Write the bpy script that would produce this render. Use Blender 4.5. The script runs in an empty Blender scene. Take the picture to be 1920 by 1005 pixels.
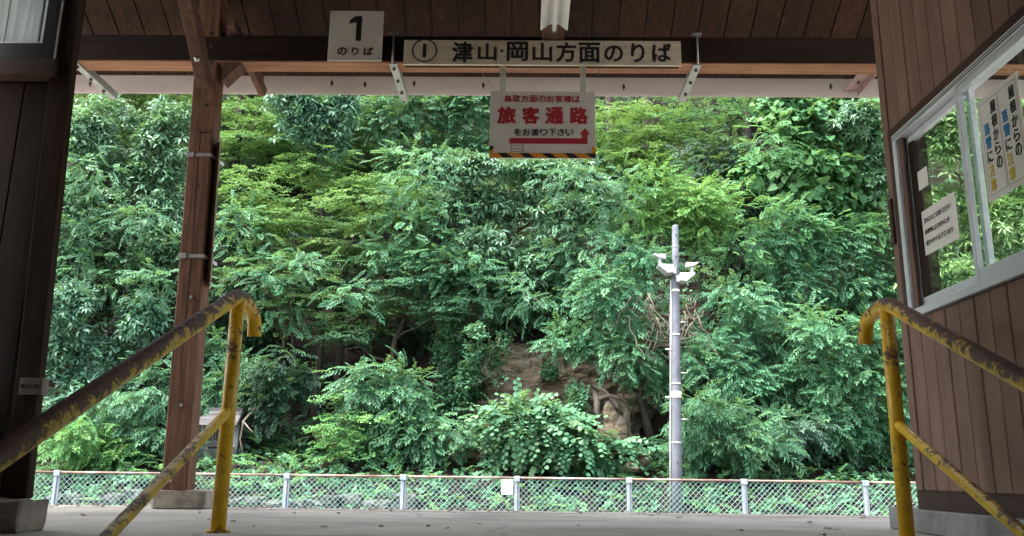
import bpy, bmesh, math, random
import numpy as np
from mathutils import Vector, Matrix, noise

# ------------------------------------------------------------------ camera
sc = bpy.context.scene
COL = sc.collection
R = math.radians
cam_data = bpy.data.cameras.new('camera')
cam = bpy.data.objects.new('camera', cam_data)
COL.objects.link(cam)
sc.camera = cam
cam_data.sensor_width = 36.0
cam_data.lens = 30.0
cam_data.clip_start = 0.05
cam_data.clip_end = 2000.0
PITCH, YAW, ROLL = R(13.46), R(0.95), R(0.72)
_f = Vector((-math.sin(YAW) * math.cos(PITCH), math.cos(YAW) * math.cos(PITCH), math.sin(PITCH)))
_r0 = Vector((math.cos(YAW), math.sin(YAW), 0))
_u0 = _r0.cross(_f)
_r = _r0 * math.cos(ROLL) + _u0 * math.sin(ROLL)
_u = -_r0 * math.sin(ROLL) + _u0 * math.cos(ROLL)
_m = Matrix((_r, _u, -_f)).transposed().to_4x4()
_m.translation = Vector((0, 0, 0.24))
cam.matrix_world = _m

# ------------------------------------------------------------------ daylight
SUN_EL, SUN_AZ = R(66), R(235)          # azimuth measured clockwise from +Y: high, behind the camera and to the left
world = bpy.data.worlds.new('World')
sc.world = world
world.use_nodes = True
wn = world.node_tree
for n in list(wn.nodes):
    wn.nodes.remove(n)
w_out = wn.nodes.new('ShaderNodeOutputWorld')
w_bg = wn.nodes.new('ShaderNodeBackground')
w_sky = wn.nodes.new('ShaderNodeTexSky')
w_sky.sky_type = 'NISHITA'
w_sky.sun_disc = False
w_sky.sun_elevation = SUN_EL
w_sky.sun_rotation = SUN_AZ
w_sky.dust_density = 4.0
w_sky.air_density = 1.2
w_bg.inputs['Strength'].default_value = 0.11
w_hsv = wn.nodes.new('ShaderNodeHueSaturation')      # thin overcast: the sky is paler than clear blue
w_hsv.inputs['Saturation'].default_value = 0.45
wn.links.new(w_sky.outputs[0], w_hsv.inputs['Color'])
wn.links.new(w_hsv.outputs[0], w_bg.inputs[0])
wn.links.new(w_bg.outputs[0], w_out.inputs[0])

sun_data = bpy.data.lights.new('sun', 'SUN')
sun_data.energy = 1.5
sun_data.angle = R(20)
sun_data.color = (1.0, 0.96, 0.88)
sun = bpy.data.objects.new('sun', sun_data)
COL.objects.link(sun)
_d = Vector((math.sin(SUN_AZ) * math.cos(SUN_EL), math.cos(SUN_AZ) * math.cos(SUN_EL), math.sin(SUN_EL)))
sun.rotation_euler = _d.to_track_quat('Z', 'Y').to_euler()

vs = sc.view_settings
vs.view_transform = 'Standard'
vs.look = 'None'
vs.gamma = 1.0
vs.use_curve_mapping = False
vs.exposure = 3.28
sc.cycles.max_bounces = 8
sc.cycles.diffuse_bounces = 5
sc.cycles.transparent_max_bounces = 8

# ------------------------------------------------------------------ helpers
def prop(o, label=None, cat=None, group=None, kind=None):
    if label: o['label'] = label
    if cat: o['category'] = cat
    if group: o['group'] = group
    if kind: o['kind'] = kind
    return o

def thing(name, label, cat, loc=(0, 0, 0), group=None):
    o = bpy.data.objects.new(name, None)
    o.empty_display_size = 0.1
    o.location = loc
    COL.objects.link(o)
    return prop(o, label, cat, group)

def root_of(p):
    v = Vector((0, 0, 0))
    while p is not None:
        v += p.location
        p = p.parent
    return v

def link(name, me, mat=None, parent=None):
    o = bpy.data.objects.new(name, me)
    COL.objects.link(o)
    if mat is not None and len(me.materials) == 0:
        me.materials.append(mat)
    if parent is not None:
        o.parent = parent
    return o

class MB:
    """collects shapes in world coordinates, builds ONE mesh object"""
    def __init__(self):
        self.bm = bmesh.new()
    def box(self, x0, x1, y0, y1, z0, z1, m=None):
        vs_ = []
        for x in (x0, x1):
            for y in (y0, y1):
                for z in (z0, z1):
                    p = Vector((x, y, z))
                    vs_.append(self.bm.verts.new(m @ p if m else p))
        for f in ((0, 1, 3, 2), (4, 6, 7, 5), (0, 4, 5, 1), (2, 3, 7, 6), (0, 2, 6, 4), (1, 5, 7, 3)):
            self.bm.faces.new([vs_[i] for i in f])
        return self
    def bar(self, p0, p1, w, h, up=(0, 0, 1)):
        """a rectangular bar between two points, w across, h along up"""
        p0, p1 = Vector(p0), Vector(p1)
        d = (p1 - p0); L = d.length; d.normalize()
        s = d.cross(Vector(up)).normalized()
        u = s.cross(d)
        m = Matrix((d, s, u)).transposed().to_4x4()
        m.translation = p0
        return self.box(0, L, -w / 2, w / 2, -h / 2, h / 2, m)
    def tube(self, pts, r, seg=8, caps=True, smooth=True):
        pts = [Vector(p) for p in pts]
        rs = r if isinstance(r, (list, tuple)) else [r] * len(pts)
        rings = []
        ref = None
        for i, p in enumerate(pts):
            if i == 0: t = pts[1] - p
            elif i == len(pts) - 1: t = p - pts[i - 1]
            else: t = (pts[i + 1] - p).normalized() + (p - pts[i - 1]).normalized()
            t.normalize()
            if ref is None:
                ref = Vector((0, 0, 1)) if abs(t.z) < 0.9 else Vector((1, 0, 0))
            a = (ref - t * ref.dot(t)).normalized()
            ref = a
            b = t.cross(a)
            rings.append([self.bm.verts.new(p + (a * math.cos(2 * math.pi * k / seg) + b * math.sin(2 * math.pi * k / seg)) * rs[i]) for k in range(seg)])
        for i in range(len(rings) - 1):
            for k in range(seg):
                f = self.bm.faces.new((rings[i][k], rings[i][(k + 1) % seg], rings[i + 1][(k + 1) % seg], rings[i + 1][k]))
                f.smooth = smooth
        if caps:
            self.bm.faces.new(list(reversed(rings[0])))
            self.bm.faces.new(rings[-1])
        return self
    def prism(self, pts, off):
        """polygon (3d points) swept by off"""
        off = Vector(off)
        a = [self.bm.verts.new(Vector(p)) for p in pts]
        b = [self.bm.verts.new(Vector(p) + off) for p in pts]
        n = len(a)
        self.bm.faces.new(a)
        self.bm.faces.new(list(reversed(b)))
        for i in range(n):
            self.bm.faces.new((a[i], b[i], b[(i + 1) % n], a[(i + 1) % n]))
        return self
    def quad(self, a, b, c, d):
        self.bm.faces.new([self.bm.verts.new(Vector(p)) for p in (a, b, c, d)])
        return self
    def mesh(self, name, bevel=0.0, origin=Vector((0, 0, 0))):
        bmesh.ops.recalc_face_normals(self.bm, faces=self.bm.faces)
        if bevel:
            e = [e for e in self.bm.edges if e.is_manifold and e.calc_face_angle(0) > 0.6]
            bmesh.ops.bevel(self.bm, geom=e, offset=bevel, segments=1, affect='EDGES', clamp_overlap=True)
        if origin.length:
            bmesh.ops.translate(self.bm, verts=self.bm.verts, vec=-origin)
        me = bpy.data.meshes.new(name)
        self.bm.to_mesh(me)
        self.bm.free()
        return me
    def build(self, name, mat, parent=None, bevel=0.0, at=None):
        """at: own origin of a top-level mesh"""
        org = root_of(parent) if parent is not None else (Vector(at) if at else Vector((0, 0, 0)))
        me = self.mesh(name, bevel, org)
        o = link(name, me, mat, parent)
        if parent is None and at:
            o.location = at
        return o

# ------------------------------------------------------------------ materials
class NT:
    def __init__(self, name):
        self.m = bpy.data.materials.new(name)
        self.m.use_nodes = True
        self.t = self.m.node_tree
        for n in list(self.t.nodes):
            self.t.nodes.remove(n)
        self.out = self.t.nodes.new('ShaderNodeOutputMaterial')
        self.tc = self.t.nodes.new('ShaderNodeTexCoord')
    def put(self, s, v):
        if hasattr(v, 'is_linked') or isinstance(v, bpy.types.NodeSocket):
            self.t.links.new(v, s)
        elif isinstance(v, (tuple, list)) and len(v) == 3 and s.type == 'RGBA':
            s.default_value = (*v, 1)
        else:
            s.default_value = v
    def node(self, ty, ins=None, **kw):
        n = self.t.nodes.new('ShaderNode' + ty)
        for k, v in kw.items():
            setattr(n, k, v)
        for k, v in (ins or {}).items():
            self.put(n.inputs[k], v)
        return n
    def mapping(self, scale, coord='Object', loc=None):
        n = self.node('Mapping', {'Vector': self.tc.outputs[coord], 'Scale': scale})
        if loc is not None:
            self.put(n.inputs['Location'], loc)
        return n.outputs[0]
    def noise(self, vec, scale, detail=4, rough=0.55, dist=0.0):
        return self.node('TexNoise', {'Vector': vec, 'Scale': scale, 'Detail': detail, 'Roughness': rough, 'Distortion': dist}).outputs['Fac']
    def ramp(self, fac, stops):
        n = self.node('ValToRGB', {'Fac': fac})
        el = n.color_ramp.elements
        while len(el) < len(stops):
            el.new(0.5)
        for e, (p, c) in zip(el, stops):
            e.position = p
            e.color = (*c, 1) if len(c) == 3 else c
        return n.outputs[0]
    def mix(self, fac, a, b, blend='MIX'):
        n = self.node('Mix', data_type='RGBA', blend_type=blend)
        self.put(n.inputs[0], fac); self.put(n.inputs[6], a); self.put(n.inputs[7], b)
        return n.outputs[2]
    def math(self, op, a, b=0.0, clamp=False):
        n = self.node('Math', operation=op, use_clamp=clamp)
        self.put(n.inputs[0], a); self.put(n.inputs[1], b)
        return n.outputs[0]
    def bump(self, h, strength=0.3, dist=0.01):
        return self.node('Bump', {'Height': h, 'Strength': strength, 'Distance': dist}).outputs[0]
    def bsdf(self, col, rough=0.6, nrm=None, metal=0.0, spec=0.5):
        n = self.node('BsdfPrincipled', {'Base Color': col, 'Roughness': rough, 'Metallic': metal, 'Specular IOR Level': spec})
        if nrm is not None:
            self.put(n.inputs['Normal'], nrm)
        return n.outputs[0]
    def done(self, sh):
        self.t.links.new(sh, self.out.inputs[0])
        return self.m

def g3(v): return (v, v, v)

def wood(name, dark, light, axis, rough=0.75, fine=28.0, wear=None, wear_at=0.62, bump=0.35, var=0.5):
    """timber with the grain running along axis 0/1/2"""
    t = NT(name)
    rnd = t.node('ObjectInfo').outputs['Random']
    s = [fine, fine, fine]; s[axis] = 1.6
    off = t.node('CombineXYZ', {'X': t.math('MULTIPLY', rnd, 37.0), 'Y': t.math('MULTIPLY', rnd, 91.0), 'Z': t.math('MULTIPLY', rnd, 53.0)}).outputs[0]
    v = t.mapping(tuple(s), loc=off)
    gr = t.noise(v, 1.0, 6, 0.62, 0.6)
    big = t.noise(t.mapping((1, 1, 1), loc=off), 3.0, 3)
    col = t.ramp(gr, [(0.25, dark), (0.72, light)])
    col = t.mix(t.math('MULTIPLY', t.math('SUBTRACT', rnd, 0.5), 0.0), col, col)
    br = t.math('ADD', t.math('MULTIPLY', rnd, var), t.math('MULTIPLY', big, 0.9))
    hsv = t.node('HueSaturation', {'Color': col, 'Value': t.math('ADD', br, 0.55 - var * 0.5), 'Saturation': 0.95, 'Hue': 0.5}).outputs[0]
    if wear:
        wm = t.ramp(t.noise(t.mapping(tuple(x * 0.35 for x in s), loc=off), 1.0, 5, 0.6), [(wear_at, g3(0)), (wear_at + 0.12, g3(1))])
        hsv = t.mix(wm, hsv, wear)
    return t.done(t.bsdf(hsv, rough, t.bump(gr, bump, 0.004), spec=0.2))

def paint(name, col, rough=0.55, dirt=(0.1, 0.08, 0.06), amount=0.25, scale=6.0, metal=0.0, streak=None, spec=0.5):
    t = NT(name)
    n = t.noise(t.mapping(streak or (1, 1, 1)), scale, 6, 0.65)
    k = t.ramp(n, [(0.45, g3(0)), (0.78, g3(amount))])
    c = t.mix(k, col, dirt)
    f = t.noise(t.mapping((1, 1, 1)), 60.0, 3)
    return t.done(t.bsdf(c, rough, t.bump(f, 0.08, 0.002), metal, spec))

M = {}
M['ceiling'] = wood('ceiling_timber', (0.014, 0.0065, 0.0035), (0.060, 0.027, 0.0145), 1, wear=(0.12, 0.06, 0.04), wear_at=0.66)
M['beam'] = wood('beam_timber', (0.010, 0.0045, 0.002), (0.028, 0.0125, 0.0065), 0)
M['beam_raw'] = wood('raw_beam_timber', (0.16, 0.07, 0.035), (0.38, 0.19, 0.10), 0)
M['post'] = wood('post_timber', (0.038, 0.017, 0.009), (0.215, 0.105, 0.058), 2, wear=(0.30, 0.16, 0.085), wear_at=0.60, bump=0.8)
M['post_dark'] = wood('dark_post_timber', (0.016, 0.008, 0.005), (0.05, 0.024, 0.014), 2)
M['brace'] = wood('brace_timber', (0.05, 0.026, 0.016), (0.14, 0.075, 0.048), 1)
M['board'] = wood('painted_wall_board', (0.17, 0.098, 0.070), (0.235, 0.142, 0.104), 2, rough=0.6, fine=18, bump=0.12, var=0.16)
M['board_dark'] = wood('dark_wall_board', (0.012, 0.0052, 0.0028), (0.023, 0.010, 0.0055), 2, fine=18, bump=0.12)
M['trim'] = wood('brown_trim', (0.045, 0.022, 0.018), (0.075, 0.04, 0.032), 1, rough=0.55, bump=0.1)
M['trim_x'] = wood('brown_sill', (0.055, 0.035, 0.026), (0.10, 0.062, 0.046), 0, rough=0.6, bump=0.2)
M['pale_wood'] = wood('weathered_pale_wood', (0.40, 0.38, 0.39), (0.85, 0.84, 0.86), 2, rough=0.8, fine=34, bump=0.6)
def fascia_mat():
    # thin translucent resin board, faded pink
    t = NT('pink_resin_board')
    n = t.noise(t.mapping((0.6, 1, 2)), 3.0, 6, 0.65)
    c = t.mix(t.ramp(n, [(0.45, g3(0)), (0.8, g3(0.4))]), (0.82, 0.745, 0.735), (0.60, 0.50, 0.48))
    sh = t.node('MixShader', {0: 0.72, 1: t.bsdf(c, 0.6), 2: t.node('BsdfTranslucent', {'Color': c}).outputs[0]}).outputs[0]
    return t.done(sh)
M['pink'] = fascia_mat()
M['pinkdark'] = paint('dusty_pink_steel', (0.36, 0.23, 0.22), 0.5, (0.15, 0.08, 0.07), 0.5, 9.0)
M['steel'] = paint('galvanised_steel', (0.45, 0.46, 0.45), 0.45, (0.2, 0.17, 0.14), 0.5, 14.0, metal=0.6)
M['darkmetal'] = paint('dark_bolt_metal', (0.06, 0.055, 0.05), 0.5, (0.15, 0.07, 0.04), 0.6, 30.0, metal=0.5)
M['alu'] = paint('aluminium_sash', (0.66, 0.70, 0.73), 0.4, (0.35, 0.32, 0.29), 0.3, 7.0, metal=0.15)
M['black'] = paint('black_sash', (0.012, 0.012, 0.014), 0.4, (0.04, 0.03, 0.03), 0.3)
M['ink'] = paint('black_lettering', (0.012, 0.011, 0.012), 0.5, (0.03, 0.03, 0.03), 0.2)
M['ink_red'] = paint('red_lettering', (0.36, 0.018, 0.028), 0.5, (0.2, 0.03, 0.03), 0.3)
M['ink_blue'] = paint('blue_lettering', (0.03, 0.22, 0.52), 0.5, (0.1, 0.2, 0.4), 0.2)
M['ink_yellow'] = paint('yellow_lettering', (0.72, 0.55, 0.05), 0.5, (0.5, 0.4, 0.1), 0.2)
M['ink_grey'] = paint('grey_lettering', (0.10, 0.10, 0.10), 0.5, (0.03, 0.03, 0.03), 0.2)
M['orange'] = paint('orange_stripe', (0.62, 0.26, 0.02), 0.5, (0.25, 0.1, 0.03), 0.4)
M['signwhite'] = paint('sign_white_enamel', (0.58, 0.55, 0.49), 0.45, (0.33, 0.27, 0.2), 0.3, 5.0)
M['signcream'] = paint('sign_cream', (0.55, 0.475, 0.36), 0.6, (0.20, 0.14, 0.08), 0.55, 7.0, streak=(0.7, 1, 3))
M['lampwhite'] = paint('lamp_white_enamel', (0.74, 0.73, 0.70), 0.35, (0.4, 0.36, 0.3), 0.35, 6.0)
M['paper'] = paint('poster_paper', (0.80, 0.78, 0.71), 0.6, (0.6, 0.55, 0.45), 0.3, 5.0)
M['lampbody'] = paint('floodlight_enamel', (0.30, 0.31, 0.32), 0.4, (0.14, 0.13, 0.12), 0.5, 10.0)
M['white'] = paint('white_plastic', (0.60, 0.61, 0.62), 0.4, (0.5, 0.48, 0.44), 0.2, 8.0)
M['fencepost'] = paint('fence_post_paint', (0.19, 0.24, 0.29), 0.45, (0.45, 0.38, 0.28), 0.5, 9.0, metal=0.15)
M['wire'] = paint('mesh_wire', (0.19, 0.31, 0.31), 0.45, (0.2, 0.23, 0.21), 0.3, 4.0)
M['bark'] = wood('bark', (0.022, 0.018, 0.015), (0.085, 0.072, 0.058), 2, rough=0.9, fine=14, bump=0.8)
M['barkdark'] = wood('cedar_bark', (0.02, 0.016, 0.015), (0.055, 0.045, 0.042), 2, rough=0.9, fine=16, bump=0.8)
M['shrine_wood'] = wood('shrine_weathered_wood', (0.055, 0.055, 0.058), (0.15, 0.15, 0.155), 2, rough=0.8, fine=34, bump=0.6)
M['twig'] = wood('dead_twig', (0.08, 0.064, 0.05), (0.20, 0.165, 0.13), 0, rough=0.9, fine=9, bump=0.3)

def rail_mat(name, rust_lo, rust_hi, top):
    t = NT(name)
    v = t.mapping((1, 1, 1))
    nz = t.node('SeparateXYZ', {0: t.node('NewGeometry').outputs['Normal']}).outputs[2]
    a = t.noise(v, 22.0, 10, 0.78, 0.25)
    b = t.noise(v, 3.2, 3, 0.5)
    k = t.math('ADD', t.math('ADD', t.math('MULTIPLY', a, 1.35), -0.175), t.math('ADD', t.math('MULTIPLY', nz, top), t.math('MULTIPLY', t.math('SUBTRACT', b, 0.5), 0.55)))
    mask = t.ramp(k, [(rust_lo, g3(0)), (rust_hi, g3(1))])
    fine = t.noise(v, 70.0, 5, 0.7)
    rust = t.ramp(fine, [(0.3, (0.055, 0.027, 0.020)), (0.5, (0.12, 0.058, 0.036)), (0.75, (0.27, 0.12, 0.045))])
    deep = t.noise(v, 9.0, 4)
    rust = t.mix(t.ramp(deep, [(0.4, g3(0)), (0.65, g3(0.7))]), rust, (0.125, 0.066, 0.040))
    yel = t.ramp(t.noise(v, 11.0, 5), [(0.3, (0.64, 0.36, 0.012)), (0.6, (0.84, 0.53, 0.022)), (0.8, (0.76, 0.50, 0.06))])
    yel = t.mix(t.ramp(t.noise(v, 42.0, 4, 0.7), [(0.56, g3(0)), (0.72, g3(0.65))]), yel, (0.26, 0.12, 0.03))
    col = t.mix(mask, yel, rust)
    rgh = t.math('ADD', t.math('MULTIPLY', mask, 0.22), 0.36)
    h = t.math('ADD', t.math('MULTIPLY', mask, -0.6), t.math('MULTIPLY', fine, t.math('ADD', t.math('MULTIPLY', mask, 0.8), 0.1)))
    return t.done(t.bsdf(col, rgh, t.bump(h, 0.7, 0.003), 0.0, 0.5))
M['rail_top'] = rail_mat('rusted_handrail', 0.46, 0.53, 0.19)
M['rail_low'] = rail_mat('rusted_lower_rail', 0.585, 0.65, 0.12)
M['rail_post'] = rail_mat('chipped_yellow_post', 0.575, 0.63, 0.02)

def concrete(name, base, dark, light, scale=1.6, grit=120.0, bump=0.25):
    t = NT(name)
    v = t.mapping((1, 1, 1))
    big = t.noise(v, scale, 7, 0.62, 0.3)
    c = t.ramp(big, [(0.3, dark), (0.5, base), (0.72, light)])
    fine = t.noise(v, grit, 3, 0.7)
    c = t.mix(t.ramp(fine, [(0.35, g3(0.45)), (0.6, g3(0))]), c, dark)
    spots = t.node('TexVoronoi', {'Vector': v, 'Scale': 17.0, 'Randomness': 1.0}).outputs['Distance']
    c = t.mix(t.ramp(spots, [(0.03, g3(0.6)), (0.08, g3(0))]), c, tuple(x * 0.35 for x in dark))
    if name.startswith('platform'):
        cv = t.node('TexVoronoi', {'Vector': t.mix(0.18, v, t.node('TexNoise', {'Vector': v, 'Scale': 2.5, 'Detail': 6.0}).outputs['Color']), 'Scale': 0.85}, feature='DISTANCE_TO_EDGE').outputs['Distance']
        c = t.mix(t.ramp(cv, [(0.003, g3(0.35)), (0.010, g3(0))]), c, tuple(x * 0.3 for x in dark))
        wet = t.noise(t.mapping((0.5, 1.6, 1)), 1.3, 5, 0.6, 0.8)
        c = t.mix(t.ramp(wet, [(0.5, g3(0)), (0.66, g3(0.5))]), c, tuple(x * 0.55 for x in dark))
    return t.done(t.bsdf(c, 0.85, t.bump(t.math('ADD', fine, t.math('MULTIPLY', big, 1.4)), bump, 0.006)))
M['platform'] = concrete('platform_concrete', (0.43, 0.39, 0.33), (0.28, 0.25, 0.21), (0.52, 0.475, 0.41), 1.1)
M['coping'] = concrete('coping_concrete', (0.44, 0.39, 0.32), (0.27, 0.23, 0.17), (0.55, 0.50, 0.43), 5.0)
M['footing'] = concrete('footing_concrete', (0.27, 0.27, 0.25), (0.15, 0.15, 0.14), (0.38, 0.37, 0.34), 7.0)
M['block'] = concrete('block_concrete', (0.33, 0.29, 0.23), (0.12, 0.10, 0.08), (0.45, 0.40, 0.32), 8.0, bump=0.7)
M['pole'] = concrete('pole_concrete', (0.095, 0.104, 0.128), (0.058, 0.064, 0.078), (0.13, 0.14, 0.165), 6.0, 90)
M['ballast'] = concrete('ballast', (0.20, 0.18, 0.16), (0.09, 0.08, 0.07), (0.30, 0.27, 0.24), 9.0, 22.0, 1.0)
M['stone'] = concrete('bank_stone', (0.045, 0.052, 0.048), (0.02, 0.025, 0.02), (0.08, 0.085, 0.08), 6.0, 40)

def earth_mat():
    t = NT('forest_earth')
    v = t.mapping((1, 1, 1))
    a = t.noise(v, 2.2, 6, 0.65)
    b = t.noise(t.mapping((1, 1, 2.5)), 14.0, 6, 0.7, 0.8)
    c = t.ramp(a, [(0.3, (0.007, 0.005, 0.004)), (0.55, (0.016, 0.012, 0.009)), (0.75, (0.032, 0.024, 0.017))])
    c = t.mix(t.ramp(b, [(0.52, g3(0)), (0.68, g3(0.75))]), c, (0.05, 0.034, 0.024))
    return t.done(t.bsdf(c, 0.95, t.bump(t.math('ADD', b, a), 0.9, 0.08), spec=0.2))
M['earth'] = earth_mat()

def rock_mat():
    t = NT('bedded_rock')
    v = t.mapping((1.2, 1.2, 5.0))
    a = t.noise(v, 2.0, 8, 0.66, 0.7)
    b = t.noise(t.mapping((1, 1, 1)), 5.0, 5)
    c = t.ramp(a, [(0.3, (0.028, 0.021, 0.014)), (0.5, (0.135, 0.108, 0.072)), (0.72, (0.27, 0.225, 0.16))])
    c = t.mix(t.ramp(b, [(0.52, g3(0)), (0.7, g3(0.7))]), c, (0.16, 0.15, 0.135))
    return t.done(t.bsdf(c, 0.9, t.bump(t.math('ADD', a, t.math('MULTIPLY', t.noise(t.mapping((1, 1, 2)), 22.0, 8, 0.75, 0.6), 0.7)), 1.0, 0.06), spec=0.3))
M['rock'] = rock_mat()

def rusty_white():
    t = NT('rusty_white_rail')
    v = t.mapping((0.7, 1, 1))
    a = t.noise(v, 0.9, 6, 0.7)
    c = t.ramp(a, [(0.44, (0.12, 0.058, 0.042)), (0.50, (0.16, 0.10, 0.08)), (0.56, (0.24, 0.24, 0.24))])
    return t.done(t.bsdf(c, 0.6))
M['fencerail'] = rusty_white()

def glass_mat():
    t = NT('window_glass')
    geo = t.node('NewGeometry')
    dt = t.node('VectorMath', {0: geo.outputs['Incoming'], 1: geo.outputs['Normal']}, operation='DOT_PRODUCT').outputs['Value']
    c5 = t.math('POWER', t.math('SUBTRACT', 1.0, t.math('ABSOLUTE', dt)), 5.0)
    fr = t.math('ADD', t.math('MULTIPLY', c5, 0.96), 0.04)
    n = t.node('MixShader', {0: fr, 1: t.node('BsdfTransparent', {'Color': (0.93, 0.96, 0.95)}).outputs[0], 2: t.node('BsdfGlossy', {'Color': (1, 1, 1), 'Roughness': 0.0}).outputs[0]})
    return t.done(n.outputs[0])
M['glass'] = glass_mat()
def tube_mat():
    t = NT('lamp_tube_glass')
    return t.done(t.bsdf((0.85, 0.86, 0.86), 0.15))
M['tube'] = tube_mat()

def leaf_mat(name, c0, c1, c2, rough=0.5, trans=0.32, spec=0.14):
    t = NT(name)
    tint = t.node('Attribute', attribute_name='tint').outputs['Fac']
    c = t.ramp(tint, [(0.0, c0), (0.5, c1), (1.0, c2)])
    p = t.bsdf(c, rough, spec=spec)
    tr = t.node('BsdfTranslucent', {'Color': t.mix(0.5, c, (0.20, 0.32, 0.05))}).outputs[0]
    return t.done(t.node('MixShader', {0: trans, 1: p, 2: tr}).outputs[0])
LEAF = {
 'oak': leaf_mat('oak_leaf', (0.0335, 0.0978, 0.0571), (0.0841, 0.1860, 0.1104), (0.1774, 0.3109, 0.1946), 0.45, 0.28, 0.3),
 'oak_blue': leaf_mat('blue_green_leaf', (0.0272, 0.0875, 0.0621), (0.0628, 0.1592, 0.1035), (0.1309, 0.2479, 0.1712), 0.45, 0.25, 0.3),
 'oak_lime': leaf_mat('bright_oak_leaf', (0.0512, 0.1237, 0.0442), (0.1123, 0.2127, 0.0743), (0.2047, 0.3166, 0.1287), 0.42, 0.3, 0.4),
 'yellow': leaf_mat('yellow_green_leaf', (0.0516, 0.1340, 0.0447), (0.1076, 0.2267, 0.0746), (0.1981, 0.3298, 0.1193), 0.55, 0.4),
 'yellow_blue': leaf_mat('light_maple_leaf', (0.0516, 0.1304, 0.0609), (0.1033, 0.2064, 0.0866), (0.1970, 0.2933, 0.1014), 0.55, 0.38),
 'maple_mid': leaf_mat('maple_leaf', (0.0516, 0.1304, 0.0406), (0.1033, 0.2064, 0.0609), (0.1849, 0.3042, 0.0913), 0.55, 0.4),
 'green2': leaf_mat('green_maple_leaf', (0.0356, 0.1187, 0.0490), (0.0667, 0.1880, 0.0789), (0.1224, 0.2572, 0.1089), 0.55, 0.4),
 'mid': leaf_mat('mid_green_leaf', (0.0266, 0.0890, 0.0490), (0.0534, 0.1484, 0.0821), (0.1024, 0.2226, 0.1184), 0.45, 0.3),
 'bright': leaf_mat('bright_green_leaf', (0.0356, 0.1237, 0.0395), (0.0768, 0.1979, 0.0640), (0.1535, 0.2968, 0.0987), 0.5, 0.35),
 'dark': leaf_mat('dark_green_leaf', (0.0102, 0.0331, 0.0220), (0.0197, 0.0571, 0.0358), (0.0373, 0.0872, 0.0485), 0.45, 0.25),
 'ash': leaf_mat('ash_leaf', (0.0289, 0.1039, 0.0576), (0.0589, 0.1731, 0.0939), (0.1224, 0.2572, 0.1334), 0.45, 0.32),
 'lime': leaf_mat('lime_leaf', (0.0445, 0.1345, 0.0418), (0.0846, 0.2108, 0.0593), (0.1602, 0.2978, 0.0829), 0.5, 0.36),
 'round': leaf_mat('round_leaf', (0.0456, 0.1336, 0.0743), (0.0768, 0.1880, 0.0987), (0.1334, 0.2473, 0.1184), 0.65, 0.3, 0.25),
 'heart': leaf_mat('heart_leaf', (0.0356, 0.1187, 0.0490), (0.0768, 0.1979, 0.0836), (0.1435, 0.2869, 0.1089), 0.5, 0.36),
 'grey': leaf_mat('grey_green_leaf', (0.0408, 0.0907, 0.0681), (0.0683, 0.1319, 0.1003), (0.1090, 0.1896, 0.1445), 0.55, 0.25),
}

# ------------------------------------------------------------------ the setting
def sm(a, b, t):
    t = min(1.0, max(0.0, (t - a) / (b - a)))
    return t * t * (3 - 2 * t)

PROF = [(10.6, -0.95), (11.3, -0.85), (12.2, -0.35), (13.2, 0.15), (14.1, 0.45), (14.6, 1.0), (15.3, 2.5), (16.5, 4.4), (18.0, 6.5), (21.0, 10.4), (24.0, 13.6), (30.0, 16.5), (70.0, 20.0)]
def prof(y):
    if y <= PROF[0][0]: return PROF[0][1]
    for (a, za), (b, zb) in zip(PROF, PROF[1:]):
        if y <= b: return za + (zb - za) * (y - a) / (b - a)
    return PROF[-1][1]
def hill_z(x, y):
    # earth hollow left of centre: the bank steps back
    h = 0.9 * math.exp(-((x + 3.2) / 1.7) ** 2) * sm(14.0, 14.8, y) * (1 - sm(16.5, 18.5, y))
    wob = 0.5 * noise.noise(Vector((x * 0.35, 3.1, 0.7))) * sm(13.5, 15, y)
    z = prof(y - h - wob)
    z += sm(11.5, 14.5, y) * (0.22 * noise.noise(Vector((x * 0.9, y * 0.9, 5.0))) + 0.10 * noise.noise(Vector((x * 2.7, y * 2.7, 9.0))))
    return z

ground = MB().box(-400, 400, -400, 10.7, -1.9, -1.45)
prop(ground.build('ground', M['ballast']), kind='structure')
tb = MB().box(-60, 60, 5.61, 11.2, -1.446, -0.95)
prop(tb.build('track_bed', M['ballast']), kind='structure')

ys = list(np.arange(10.6, 22, 0.16)) + list(np.arange(22, 71, 2.0))
xs = list(np.arange(-60, -12, 3.0)) + list(np.arange(-12, 14, 0.18)) + list(np.arange(14, 61, 3.0))
hv = [(x, y, hill_z(x, y)) for y in ys for x in xs]
nx = len(xs)
hf = [(j * nx + i, j * nx + i + 1, (j + 1) * nx + i + 1, (j + 1) * nx + i) for j in range(len(ys) - 1) for i in range(nx - 1)]
hm = bpy.data.meshes.new('hillside')
hm.from_pydata(hv, [], hf)
for p in hm.polygons: p.use_smooth = True
prop(link('hillside', hm, M['earth']), kind='structure')

EDGE = 5.60
prop(MB().box(-30, 30, 2.75, 5.36, -1.44, 0.0).build('platform', M['platform']), kind='structure')
prop(MB().box(-30, 30, 5.36, EDGE, -1.43, 0.004).build('platform_edge', M['coping'], bevel=0.012), kind='structure')
prop(MB().box(-30, -1.36, -6, 2.75, -1.44, 0.0).build('platform', M['platform']), kind='structure')
prop(MB().box(1.62, 30, -6, 2.75, -1.44, 0.0).build('platform', M['platform']), kind='structure')
st = MB().box(-1.36, 1.62, -0.5, 2.75, -1.44, -1.40).build('stairs', M['platform'])
prop(st, kind='structure')
for i in range(9):
    MB().box(-1.355, 1.615, 2.749 - 0.32 * (i + 1), 2.748 - 0.32 * i + 0.001 * 0, -1.40, -0.145 * (i + 1)).build('step', M['platform'], st, bevel=0.008)
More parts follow.
